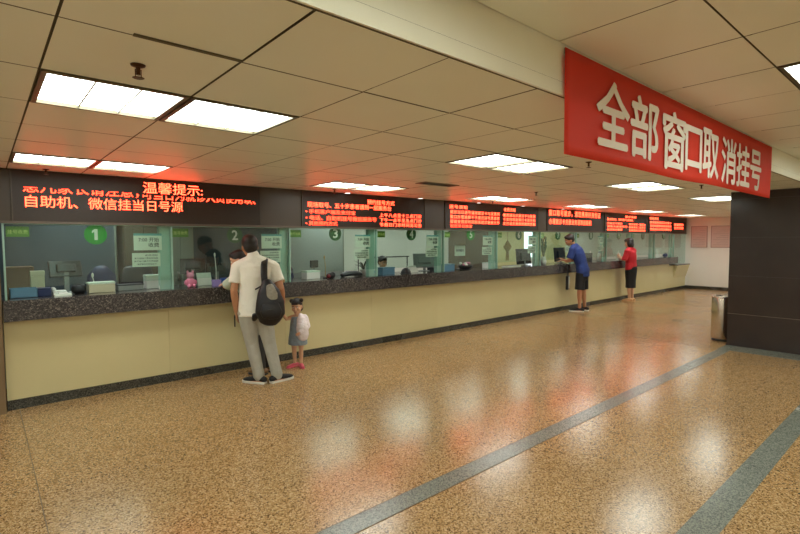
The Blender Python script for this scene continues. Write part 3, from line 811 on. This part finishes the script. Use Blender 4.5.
MB().loft([(0, 0, 1.61), (0, 0, 2.33)], .003, seg=6).build('cord', M['darkred'], t)
t = thing('keyboard', 'pale keyboard lying below the gold knot', 'keyboard', (8.35, 6.1, CT))
MB().box(-.24, .24, -.07, .07, 0, .02, .005).build('body', M['offwhite'], t); MB().box(-.22, .22, -.055, .055, .02, .027).build('keys', M['grey'], t)
def vase(x, y, label, m='gold'):
    t = thing('flower_vase', label, 'vase', (x, y, CT))
    MB().lathe([(.05, 0), (.07, .07), (.045, .15), (.05, .18), (.042, .18), (.035, .14)], seg=24).build('vase', M['white'], t, True)
    f = MB(); rr = random.Random(3)
    for k in range(14):
        a = rr.uniform(0, 2 * PI); s = rr.uniform(.02, .09); h = rr.uniform(.3, .62)
        f.loft([(0, 0, .12), (s * .4 * math.cos(a), s * .4 * math.sin(a), h * .6), (s * math.cos(a), s * math.sin(a), h)], [.005, .01, .018], seg=6)
    f.build('stems', M['leaf'], t, True)
    for k in range(4): MB().ball((.03 * math.cos(k * 1.7), .03 * math.sin(k * 1.7), .45 + .05 * k), .03, .03, .04, 10, 8).build('blossom', M[m], t, True)
vase(9.6, 6.14, 'white vase of tall leafy stems beside the sixth glass post')
simple_box('printer', 'dark printer behind the glass between the man in blue and woman in red', 'printer', 11.3, 11.75, 6.1, 6.4, .22, 'darkgrey', 'black')
bottle(12.1, 6.1, .25, .05, 'white', 'white bottle behind the glass right of the dark printer', 'blue')
bottle(15.3, 6.12, .3, .06, 'white', 'tall white dispenser behind the glass right of the woman in red', 'white')
simple_box('storage_box', 'white carton behind the glass near the end of the counter', 'box', 15.75, 16.05, 6.1, 6.3, .3, 'white')
t = thing('pouch', 'dark blue pouch behind the glass near the end of the counter', 'bag', (16.35, 6.08, CT + .006))
MB().ball((0, 0, .05), .14, .06, .055).ball((.06, 0, .06), .07, .05, .06).build('body', M['navy'], t, remesh=.008); MB().loft([(-.05, 0, .1), (0, 0, .14), (.05, 0, .1)], .008).build('handle', M['navy'], t, True)

# ------------------------------------------------------------------ people
def V(*a): return Vector(a)
def lerp(a, b, t): return a + (b - a) * t
def hand(mb, w, d, pn, thumb, sc=1., curl=.5):
    """palm, four unequal bent fingers, thumb from the side of the palm; d = direction of the hand, pn = palm normal, thumb = side"""
    d = d.normalized(); pn = (pn - d * pn.dot(d)).normalized(); sd = d.cross(pn).normalized()
    if sd.dot(thumb) < 0: sd = -sd
    mb.loft([w - d * .01 * sc, w + d * .03 * sc, w + d * .07 * sc, w + d * .092 * sc], [.026 * sc, .036 * sc, .042 * sc, .040 * sc], [.020 * sc, .017 * sc, .015 * sc, .012 * sc], ref=sd, seg=14)
    for k, ln in enumerate((.070, .080, .074, .058)):
        off = (.033 - .022 * k) * sc
        p = w + d * .088 * sc + sd * off; dd = (d + sd * (.10 - .07 * k)).normalized(); pts = [p]; ang = curl * .5
        for sgm in (.45, .32, .23):
            q = (dd * math.cos(ang) + pn * math.sin(ang)); p = p + q * ln * sgm * sc; pts.append(p); ang += curl * .8
        mb.loft(pts, [.0092 * sc, .0088 * sc, .008 * sc, .0072 * sc], seg=8)
    p = w + d * .025 * sc + sd * .026 * sc; q = (d * .6 + sd * .75 + pn * .3).normalized()
    mb.loft([p, p + q * .03 * sc, p + (q * .055 + d * .01) * sc, p + (q * .066 + d * .028 + pn * .006) * sc], [.014 * sc, .012 * sc, .010 * sc, .008 * sc], seg=8)

def head_mtx(c, yaw, pitch, roll, s):
    return Matrix.Translation(c) @ Matrix.Rotation(yaw, 4, 'Z') @ Matrix.Rotation(roll, 4, 'Y') @ Matrix.Rotation(pitch, 4, 'X') @ Matrix.Scale(s, 4)
def head_geo(mb, m4):
    """head facing local +y, centre at eye height, 0.235 tall"""
    def ball(c, rx, ry, rz):
        q = bmesh.ops.create_uvsphere(mb.bm, u_segments=24, v_segments=16, radius=1)
        for w in q['verts']: w.co = m4 @ Vector((c[0] + w.co.x * rx, c[1] + w.co.y * ry, c[2] + w.co.z * rz))
    ball((0, -.008, .025), .076, .096, .092)
    ball((0, .012, -.035), .064, .074, .078)
    ball((0, .040, -.085), .040, .040, .034)
    ball((0, .082, -.020), .012, .018, .026); ball((0, .094, -.032), .014, .014, .011)
    for sx in (-1, 1):
        ball((sx * .075, -.008, -.012), .011, .020, .032); ball((sx * .042, .058, -.03), .024, .022, .024); ball((sx * .03, .074, .02), .026, .012, .010)
    ball((0, .078, -.062), .024, .014, .008); ball((0, .076, -.073), .021, .013, .008)
def face_parts(p, m4, s):
    for sx in (-1, 1):
        e = MB().ball(m4 @ V(sx * .031, .078, .002), .0135 * s, .0115 * s, .009 * s, 12, 8).build('eye', M['eyewhite'], p, True)
        MB().ball(m4 @ V(sx * .031, .0875, .002), .007 * s, .005 * s, .007 * s, 10, 8).build('iris', M['eye'], e, True)
        MB().loft([m4 @ V(sx * .014, .086, .022), m4 @ V(sx * .032, .086, .027), m4 @ V(sx * .05, .074, .021)], .004 * s, seg=6).build('eyebrow', M['hair'], p, True)
    MB().loft([m4 @ V(-.021, .083, -.066), m4 @ V(0, .093, -.0655), m4 @ V(.021, .083, -.066)], [.003 * s, .0065 * s, .003 * s], seg=8).build('mouth', M['lip'], p, True)
def hair_geo(mb, m4, style):
    def ball(c, rx, ry, rz):
        q = bmesh.ops.create_uvsphere(mb.bm, u_segments=24, v_segments=16, radius=1)
        for w in q['verts']: w.co = m4 @ Vector((c[0] + w.co.x * rx, c[1] + w.co.y * ry, c[2] + w.co.z * rz))
    ball((0, -.020, .045), .084, .100, .086); ball((0, -.045, .0), .076, .070, .080)
    ball((0, .045, .085), .060, .042, .034)
    if style == 'bob':
        ball((0, -.055, -.05), .086, .062, .085); ball((.066, -.02, -.03), .030, .060, .090); ball((-.066, -.02, -.03), .030, .060, .090); ball((0, .06, .07), .066, .04, .042)
    if style == 'tied':
        ball((0, -.05, -.04), .078, .060, .07); ball((0, -.11, .02), .04, .04, .05)
    if style == 'buns':
        ball((0, .062, .066), .062, .034, .034); ball((0, -.05, -.03), .08, .06, .07)

def feet_dir(a): return V(math.sin(a), math.cos(a), 0)
def person(name, label, loc, rotz, J, clothes, hairstyle, sk='skin', s=1., bare_legs=False, voxel=.008, group=None):
    """J: joints in the person's own frame (x right, y forward, z up)."""
    j = {k: Vector(v) for k, v in J.items() if k not in ('head_rot', 'toe_l', 'toe_r', 'palm_l', 'palm_r', 'curl', 'hs')}
    hs = J.get('hs', s)
    mb = MB()
    pel, wa, ch, sh, nk, hd = j['pelvis'], j['waist'], j['chest'], j['shoulders'], j['neck'], j['head']
    m4 = head_mtx(hd, *J['head_rot'], hs)
    fwd = V(0, 1, 0)
    sl, sr = j['shoulder_l'], j['shoulder_r']
    lat = (sr - sl).normalized()
    wsh = (sr - sl).length / 2
    torso = [pel - V(0, 0, .06 * s), pel, lerp(pel, wa, .6), wa, ch, lerp(ch, sh, .7), sh]
    RA = [.145 * s, .165 * s, .150 * s, .135 * s, .155 * s, wsh * .90, wsh * .52]; RB = [.10 * s, .112 * s, .105 * s, .095 * s, .112 * s, .095 * s, .06 * s]
    def torso_geo(m, d=0., z0=0, cut=None):
        m.loft(torso[z0:], [a + d for a in RA[z0:]], [b_ + d for b_ in RB[z0:]], ref=lat, seg=24)
        trap(m, d)
    def trap(m, d=0.):
        for S in (sl, sr):
            b0 = lerp(sh, nk, .25)
            m.loft([b0, lerp(b0, S, .5) + V(0, 0, .004 * s), S], [.062 * s + d, .056 * s + d, .054 * s + d], [.058 * s + d, .052 * s + d, .052 * s + d], ref=fwd, seg=14)
    def arm_geo(m, side, d=0., end=1., fore=True, flare=0.):
        S, E, W = j['shoulder_' + side], j['elbow_' + side], j['wrist_' + side]
        up = [S, lerp(S, E, .5), E]; r = [.053 * s + d, .047 * s + d, .039 * s + d]
        if end < 1: up = [S, lerp(S, E, end * .6), lerp(S, E, end)]; r = [.054 * s + d, .051 * s + d + flare, .052 * s + d + flare * 1.6]
        if fore and end >= 1: up += [lerp(E, W, .3), W]; r += [.040 * s + d, .026 * s + d]
        m.loft([up[0] + (up[0] - up[1]).normalized() * .02 * s] + up if end < 1 else up, [r[0] * .7] + r if end < 1 else r, seg=16, cap=end >= 1)
    def leg_geo(m, side, d=0., end=None, r_=None, start=0):
        Hh, K, A = j['hip_' + side], j['knee_' + side], j['ankle_' + side]
        P = [Hh, lerp(Hh, K, .5), K, lerp(K, A, .35), lerp(K, A, .75), A]; r = r_ or [.088 * s, .072 * s, .053 * s, .052 * s, .038 * s, .034 * s]
        m.loft(P, [x + d for x in r], seg=16)
    torso_geo(mb)
    mb.loft([sh - V(0, 0, .03 * s), nk, lerp(nk, hd, .6)], [.066 * s, .052 * s, .050 * hs], seg=14)
    head_geo(mb, m4)
    for side, sgn in (('l', -1), ('r', 1)):
        arm_geo(mb, side)
        W, E = j['wrist_' + side], j['elbow_' + side]
        pn = Vector(J.get('palm_' + side, (-sgn, 0, 0)))
        hand(mb, W, j.get('hand_' + side, W + (W - E)) - W, pn, V(0, 1, 0) if abs((W - E).normalized().y) < .7 else V(-sgn, 0, 0), s, J.get('curl', .5))
        leg_geo(mb, side)
        A = j['ankle_' + side]; fd = feet_dir(J['toe_' + side])
        fl = .15 * s
        mb.loft([A - fd * .045 * s - V(0, 0, A.z - .032 * s), A + fd * .04 * s - V(0, 0, A.z - .035 * s), A + fd * fl - V(0, 0, A.z - .020 * s)], [.034 * s, .042 * s, .038 * s], [.030 * s, .034 * s, .016 * s], ref=fd.cross(V(0, 0, 1)), seg=14)
        mb.loft([A, A - V(0, 0, A.z - .035 * s)], .032 * s, seg=12)
    body = mb.build(name, M[sk], None, remesh=voxel)
    body.location = loc; body.rotation_euler = (0, 0, rotz)
    tag(body, label, 'person', group)
    face_parts(body, m4, hs)
    hm = MB(); hair_geo(hm, m4, hairstyle); hm.build('hair', M['hair'], body, remesh=.007)
    env = dict(j=j, s=s, torso_geo=torso_geo, trap=trap, arm_geo=arm_geo, leg_geo=leg_geo, torso=torso, RA=RA, RB=RB, lat=lat, m4=m4, J=J, fwd=fwd, sh=sh, nk=nk)
    clothes(body, env)
    return body

def shoe(body, env, side, m, sole, length=.27, name='shoe'):
    j, s, J = env['j'], env['s'], env['J']
    A = j['ankle_' + side]; fd = feet_dir(J['toe_' + side]); g = V(A.x, A.y, 0); L_ = length * s
    ref = fd.cross(V(0, 0, 1))
    u = MB().loft([g - fd * L_ * .24 + V(0, 0, .05 * s), g - fd * L_ * .05 + V(0, 0, .055 * s), g + fd * L_ * .25 + V(0, 0, .047 * s), g + fd * L_ * .55 + V(0, 0, .036 * s), g + fd * L_ * .68 + V(0, 0, .032 * s)],
                  [.036 * s, .042 * s, .048 * s, .046 * s, .036 * s], [.036 * s, .040 * s, .034 * s, .024 * s, .018 * s], ref=ref, seg=18)
    o = u.build(name, M[m], body, remesh=.006)
    q = MB()
    pts = [(-.30, .030), (-.27, .038), (0, .042), (.3, .050), (.55, .049), (.70, .040), (.77, .022)]
    lo = []; outline = [(a, w) for a, w in pts] + [(a, -w) for a, w in reversed(pts)]
    a_ = [q.bm.verts.new(g + fd * L_ * a + ref * w * s + V(0, 0, .001)) for a, w in outline]; b_ = [q.bm.verts.new(g + fd * L_ * a + ref * w * s + V(0, 0, .024 * s)) for a, w in outline]
    q.bm.faces.new(a_); q.bm.faces.new(b_[::-1]); n = len(a_)
    for i in range(n): q.bm.faces.new((a_[i], b_[i], b_[(i + 1) % n], a_[(i + 1) % n]))
    q.build('sole', M[sole], o)
    return o

# --- man in the white T-shirt (front of window two)
def clothes_man(body, e):
    j, s = e['j'], e['s']
    m = MB()
    T_ = e['torso']
    pts = [V(-.118, -.012, .78), V(-.118, -.008, .88), V(-.116, 0, .98), V(-.112, 0, 1.10)] + [T_[4], T_[5], T_[6]]
    m.loft(pts, [.180, .176, .170, .168, .180, e['RA'][5] + .022, e['RA'][6] + .02], [.128, .124, .120, .118, .128, .112, .072], ref=e['lat'], seg=26, cap=False)
    e['trap'](m, .016)
    for sd in 'lr': e['arm_geo'](m, sd, .013, .66, False, .005)
    m.loft([e['sh'] - V(0, 0, .02), e['nk'] + V(0, 0, .01)], [.085, .066], seg=16)
    m.build('t_shirt', M['tee_white'], body, remesh=.009, smoothit=3)
    m = MB()
    for sd in 'lr': e['leg_geo'](m, sd, .0, r_=[.104, .092, .074, .070, .064, .066])
    m.loft([j['pelvis'] - V(0, 0, .06), j['pelvis'], j['pelvis'] + V(0, 0, .09)], [.150, .162, .152], [.108, .112, .105], ref=e['lat'], seg=24)
    m.build('jeans', M['denim'], body, remesh=.009, smoothit=3)
    shoe(body, e, 'l', 'shoe_black', 'sole', .285); shoe(body, e, 'r', 'shoe_black', 'sole', .285)
YM = math.radians(65 - 90)
man = person('person', 'man in white T-shirt and light grey jeans seen from behind at window two', (2.425, 5.16, 0), YM, dict(
    pelvis=(-.118, 0, .86), waist=(-.113, .0, 1.03), chest=(-.105, .005, 1.22), shoulders=(-.105, .0, 1.40), neck=(-.125, .01, 1.47), head=(-.158, .045, 1.565), head_rot=(.25, -.12, -.10),
    shoulder_l=(-.298, 0, 1.335), shoulder_r=(.10, 0, 1.335), elbow_l=(-.335, -.03, 1.07), wrist_l=(-.318, .03, .835), elbow_r=(.175, -.05, 1.08), wrist_r=(.20, .13, .90), hand_r=(.22, .19, .80),
    hip_l=(-.205, 0, .83), hip_r=(-.03, 0, .83), knee_l=(-.155, .03, .46), knee_r=(.035, .02, .46), ankle_l=(-.085, 0, .085), ankle_r=(.115, 0, .085), toe_l=-.95, toe_r=1.0, curl=.55, hs=1.08), clothes_man, 'short', 'skin_tan', 1.0)
t = thing('phone', 'black phone held in the left hand of the man in white', 'phone', (2.425, 5.16, 0), YM)
MB().box(-.008, .004, .0, .055, -.11, .02, .003, Matrix.Translation((-.335, .018, .765)) @ Matrix.Rotation(.15, 4, 'X')).build('body', M['black'], t)
MB().box(-.0095, -.0085, .006, .049, -.10, .01, 0, Matrix.Translation((-.335, .018, .765)) @ Matrix.Rotation(.15, 4, 'X')).build('display', M['darkgrey'], t)

# backpack on his right shoulder
bp = thing('backpack', 'black sling backpack with grey patch hanging on the back of the man in white', 'bag', (2.425, 5.16, 0), YM)
m = MB().loft([(.035, -.23, .77), (.05, -.24, .84), (.052, -.235, .96), (.035, -.215, 1.08), (.02, -.19, 1.17)], [.125, .160, .152, .115, .06], [.075, .095, .092, .07, .04], ref=(1, 0, 0), seg=26)
m.build('body', M['nylon'], bp, remesh=.009)
MB().loft([(.06, -.318, .80), (.06, -.325, .86), (.055, -.312, .95)], [.095, .115, .085], [.02, .028, .02], ref=(1, 0, 0), seg=20).build('front_pocket', M['nylon'], bp, True)
MB().loft([(.075, -.290, 1.00), (.072, -.300, 1.05), (.052, -.268, 1.13)], [.055, .058, .042], [.03, .022, .03], ref=(1, 0, 0), seg=18).build('mesh_panel', M['nylon_grey'], bp, True)
MB().loft([(.0, -.17, 1.14), (-.008, -.155, 1.25), (-.005, -.115, 1.36), (.005, -.03, 1.425), (.01, .06, 1.40), (.015, .135, 1.28), (.03, .16, 1.12)], [.034, .036, .036, .036, .036, .034, .03], [.010] * 7, ref=(1, 0, 0), seg=12).build('strap', M['nylon'], bp, True)
MB().loft([(-.07, -.2, .82), (-.11, -.165, .80), (-.12, -.15, .77)], [.035, .04, .03], [.03, .035, .03], ref=(1, 0, 0), seg=14).build('side_pouch', M['nylon'], bp, True)
MB().loft([(-.10, -.19, 1.10), (-.03, -.2, 1.14), (.0, -.19, 1.17)], .008, seg=8).build('webbing', M['nylon'], bp, True)
MB().loft([(-.05, -.329, .87), (.05, -.348, .89), (.15, -.32, .87)], .005, seg=8).build('zipper', M['steel_dark'], bp, True)

# --- small girl
def clothes_girl(body, e):
    j = e['j']; m = MB()
    m.loft([(0, 0, .29), (0, 0, .36), (0, 0, .46), (0, 0, .56), (0, 0, .655)], [.125, .122, .105, .095, .082], [.10, .10, .085, .075, .05], ref=(1, 0, 0), seg=22, cap=False)
    m.build('dress', M['dress'], body, remesh=.007)
    m = MB()
    # open jacket hanging on her left side and arm
    e['arm_geo'](m, 'l', .022, 1, True)
    m.loft([(-.085, .05, .42), (-.08, .05, .52), (-.065, .03, .63), (-.05, .01, .665)], [.078, .078, .06, .035], [.075, .075, .06, .04], ref=(1, 0, 0), seg=18)
    m.loft([(-.03, -.06, .44), (-.02, -.055, .56), (0, -.03, .66)], [.10, .09, .06], [.03, .03, .03], ref=(1, 0, 0), seg=18)
    m.build('jacket', M['jacket'], body, remesh=.007)
    shoe(body, e, 'l', 'pinkshoe', 'pinkshoe', .30); shoe(body, e, 'r', 'pinkshoe', 'pinkshoe', .30)
    m4 = e['m4']
    for sx in (-1, 1):
        MB().ball(m4 @ V(sx * .078, -.01, .09), .027, .026, .028, 14, 10).build('hair_bun', M['hair'], body, True)
        MB().ball(m4 @ V(sx * .068, -.008, .074), .021, .018, .020, 12, 8).build('hair_tie', M['pinkshoe'], body, True)
YG = math.radians(222 - 90)
girl = person('person', 'small girl in grey blue dress and pale pink jacket beside the man in white', (3.05, 5.56, 0), YG, dict(
    pelvis=(0, 0, .40), waist=(0, 0, .47), chest=(0, 0, .57), shoulders=(0, 0, .655), neck=(0, .005, .69), head=(0, .012, .785), head_rot=(.0, -.1, .08), hs=.84,
    shoulder_l=(-.092, 0, .635), shoulder_r=(.092, 0, .635), elbow_l=(-.135, .02, .53), wrist_l=(-.085, .11, .48), elbow_r=(.135, .03, .62), wrist_r=(.17, .09, .71), hand_r=(.18, .11, .75),
    hip_l=(-.048, 0, .38), hip_r=(.048, 0, .38), knee_l=(-.045, .01, .215), knee_r=(.045, .01, .215), ankle_l=(-.042, 0, .05), ankle_r=(.042, 0, .05), toe_l=-.5, toe_r=.6, curl=.5), clothes_girl, 'buns', 'skin', .56, voxel=.0055)

# --- woman hidden in front of the man
def clothes_w(body, e):
    j = e['j']; m = MB()
    e['torso_geo'](m, .018)
    for sd in 'lr': e['arm_geo'](m, sd, .013, .9, False, .005)
    m.build('blouse', M['mint'], body, remesh=.009)
    m = MB()
    for sd in 'lr': e['leg_geo'](m, sd, .018)
    m.loft([j['pelvis'] - V(0, 0, .08), j['pelvis'] + V(0, 0, .08)], [.165, .155], [.125, .115], ref=(1, 0, 0), seg=20)
    m.build('trousers', M['darkgrey'], body, remesh=.009)
    shoe(body, e, 'l', 'wood', 'darkgrey', .24); shoe(body, e, 'r', 'wood', 'darkgrey', .24)
YW = math.radians(120 - 90)
person('person', 'dark haired woman in pale mint blouse leaning on the counter behind the man in white', (2.60, 5.56, 0), YW, dict(
    pelvis=(-.05, 0, .82), waist=(-.12, .05, .96), chest=(-.19, .09, 1.11), shoulders=(-.24, .12, 1.25), neck=(-.255, .14, 1.32), head=(-.265, .17, 1.405), head_rot=(.6, -.35, 0),
    shoulder_l=(-.385, .13, 1.19), shoulder_r=(-.09, .13, 1.19), elbow_l=(-.37, .26, 1.10), wrist_l=(-.27, .36, 1.115), hand_l=(-.22, .42, 1.11), elbow_r=(-.06, .24, 1.09), wrist_r=(-.16, .35, 1.115), hand_r=(-.21, .41, 1.11), palm_l=(0, 0, -1), palm_r=(0, 0, -1),
    hip_l=(-.13, 0, .80), hip_r=(.04, 0, .80), knee_l=(-.10, .03, .44), knee_r=(.06, .02, .44), ankle_l=(-.08, 0, .08), ankle_r=(.07, 0, .08), toe_l=-.1, toe_r=.15, curl=.25), clothes_w, 'tied', 'skin', .94)

# --- man in blue
def clothes_m2(body, e):
    j = e['j']; m = MB()
    e['torso_geo'](m, .024)
    m.loft([j['pelvis'] - V(0, 0, .10), j['pelvis'] + V(0, 0, .1)], [.185, .18], [.135, .13], ref=(1, 0, 0), seg=22, cap=False)
    for sd in 'lr': e['arm_geo'](m, sd, .015, .75, False, .008)
    m.build('t_shirt', M['blue_tee'], body, remesh=.010)
    m = MB()
    for sd in 'lr':
        Hh, K = j['hip_' + sd], j['knee_' + sd]
        m.loft([Hh, lerp(Hh, K, .5), lerp(Hh, K, .98)], [.108, .106, .108], seg=18, cap=False)
    m.loft([j['pelvis'] - V(0, 0, .08), j['pelvis'] + V(0, 0, .08)], [.17, .165], [.13, .12], ref=(1, 0, 0), seg=20)
    m.build('shorts', M['shorts'], body, remesh=.010)
    shoe(body, e, 'l', 'shoe_black', 'sole', .29); shoe(body, e, 'r', 'shoe_black', 'sole', .29)
    MB().box(.02, .06, -.166, -.155, 1.33, 1.38).build('shirt_logo', M['white'], body)
YB = math.radians(100 - 90)
person('person', 'man in blue T-shirt and black shorts leaning on the counter', (10.33, 5.60, 0), YB, dict(
    pelvis=(0, -.02, .90), waist=(-.02, .01, 1.08), chest=(-.05, .07, 1.28), shoulders=(-.08, .13, 1.46), neck=(-.11, .17, 1.53), head=(-.19, .235, 1.625), head_rot=(.75, -.42, -.2),
    shoulder_l=(-.27, .13, 1.41), shoulder_r=(.11, .13, 1.41), elbow_l=(-.31, .20, 1.14), wrist_l=(-.27, .32, 1.17), hand_l=(-.25, .39, 1.2), elbow_r=(.08, .26, 1.14), wrist_r=(-.06, .39, 1.155), hand_r=(-.12, .45, 1.15), palm_l=(0, 0, -1), palm_r=(0, 0, -1),
    hip_l=(-.09, 0, .88), hip_r=(.09, 0, .88), knee_l=(-.12, .01, .49), knee_r=(.11, .0, .49), ankle_l=(-.13, .0, .085), ankle_r=(.12, -.03, .085), toe_l=-.25, toe_r=.2, curl=.3), clothes_m2, 'short', 'skin_tan', 1.03)
t = thing('shoulder_bag', 'black and white strapped bag hanging at the counter edge by the man in blue', 'bag', (10.02, 5.78, 0), math.radians(20))
MB().box(-.09, .09, -.03, .03, .50, .82, .02).build('body', M['nylon'], t)
MB().box(-.04, .05, -.034, -.03, .53, .80).build('panel', M['offwhite'], t)
MB().loft([(-.07, 0, .80), (-.06, 0, .98), (0, .03, 1.085), (.06, 0, .98), (.07, 0, .80)], .010, seg=8).build('strap', M['nylon'], t, True)

# --- woman in red
def clothes_lady(body, e):
    j = e['j']; m = MB()
    e['torso_geo'](m, .024)
    for sd in 'lr': e['arm_geo'](m, sd, .014, .98, False, .004)
    m.build('blouse', M['redtop'], body, remesh=.010)
    m = MB()
    m.loft([(0, 0, .36), (0, 0, .55), (0, 0, .78), (0, -.01, .88), (0, 0, .98)], [.165, .165, .182, .175, .155], [.115, .115, .135, .135, .115], ref=(1, 0, 0), seg=26, cap=False)
    m.build('skirt', M['shorts'], body, remesh=.010)
    shoe(body, e, 'l', 'sandal', 'sandal', .24, 'sandal'); shoe(body, e, 'r', 'sandal', 'sandal', .24, 'sandal')
YL = math.radians(88 - 90)
person('person', 'dark haired woman in red top and black skirt standing at the counter', (12.93, 5.64, 0), YL, dict(
    pelvis=(0, 0, .87), waist=(0, .0, 1.03), chest=(-.01, .01, 1.19), shoulders=(-.01, .02, 1.36), neck=(-.015, .03, 1.43), head=(-.03, .055, 1.54), head_rot=(.35, -.15, 0),
    shoulder_l=(-.19, .02, 1.32), shoulder_r=(.17, .02, 1.32), elbow_l=(-.26, .06, 1.08), wrist_l=(-.18, .22, 1.18), elbow_r=(.23, .06, 1.08), wrist_r=(.06, .24, 1.14),
    hip_l=(-.085, 0, .85), hip_r=(.085, 0, .85), knee_l=(-.08, .01, .46), knee_r=(.08, .01, .46), ankle_l=(-.075, -.01, .08), ankle_r=(.075, -.01, .08), toe_l=-.2, toe_r=.2, curl=.7, hs=1.04), clothes_lady, 'bob', 'skin', 1.0)
t = thing('handbag', 'pale handbag held in front of the woman in red', 'bag', (12.93, 5.64, 0), YL)
MB().box(-.10, .06, .30, .37, 1.09, 1.26, .015).build('body', M['offwhite'], t); MB().loft([(-.08, .33, 1.25), (-.02, .33, 1.33), (.04, .33, 1.25)], .008, seg=8).build('handle', M['offwhite'], t, True)

# --- clerk behind window four
def clothes_clerk(body, e):
    j = e['j']; m = MB()
    e['torso_geo'](m, .018)
    for sd in 'lr': e['arm_geo'](m, sd, .014, 1, True)
    m.build('uniform', M['uniform'], body, remesh=.010)
    m = MB()
    for sd in 'lr': e['leg_geo'](m, sd, .016)
    m.build('trousers', M['navy'], body, remesh=.010)
    shoe(body, e, 'l', 'shoe_black', 'shoe_black', .24); shoe(body, e, 'r', 'shoe_black', 'shoe_black', .24)
    m = MB().box(-.21, .21, -.22, .22, .40, .445, .02); 
person('person', 'seated clerk in blue uniform behind the glass of window four', (5.64, 7.05, 0), math.radians(262 - 90), dict(
    pelvis=(0, 0, .56), waist=(0, 0, .72), chest=(0, .0, .88), shoulders=(0, .01, 1.04), neck=(0, .02, 1.10), head=(0, .04, 1.225), head_rot=(.1, -.25, 0),
    shoulder_l=(-.17, .01, 1.0), shoulder_r=(.17, .01, 1.0), elbow_l=(-.21, .08, .80), wrist_l=(-.12, .25, .82), elbow_r=(.21, .08, .80), wrist_r=(.12, .25, .82), palm_l=(0, 0, -1), palm_r=(0, 0, -1),
    hip_l=(-.09, 0, .54), hip_r=(.09, 0, .54), knee_l=(-.1, .40, .50), knee_r=(.1, .40, .50), ankle_l=(-.1, .38, .085), ankle_r=(.1, .38, .085), toe_l=0, toe_r=0, curl=.3), clothes_clerk, 'short', 'skin', .95)
chair(5.64, 7.17, math.radians(262 - 90) + PI, 'office chair under the seated clerk at window four', 'darkgrey', 1.0, .43)

# ------------------------------------------------------------------ light and colour
w = bpy.data.worlds.new('world'); SC.world = w; w.use_nodes = True
w.node_tree.nodes['Background'].inputs[0].default_value = (.9, .85, .7, 1); w.node_tree.nodes['Background'].inputs[1].default_value = .05
SC.view_settings.view_transform = 'Standard'
try: SC.view_settings.look = 'None'
except Exception: pass
SC.view_settings.exposure = 0.; SC.view_settings.gamma = 1
SC.view_settings.use_curve_mapping = False
SC.cycles.use_denoising = True
SC.cycles.max_bounces = 8; SC.cycles.diffuse_bounces = 4; SC.cycles.glossy_bounces = 4; SC.cycles.transparent_max_bounces = 12
SC.cycles.sample_clamp_indirect = 20
SC.cycles.caustics_reflective = True; SC.cycles.caustics_refractive = False
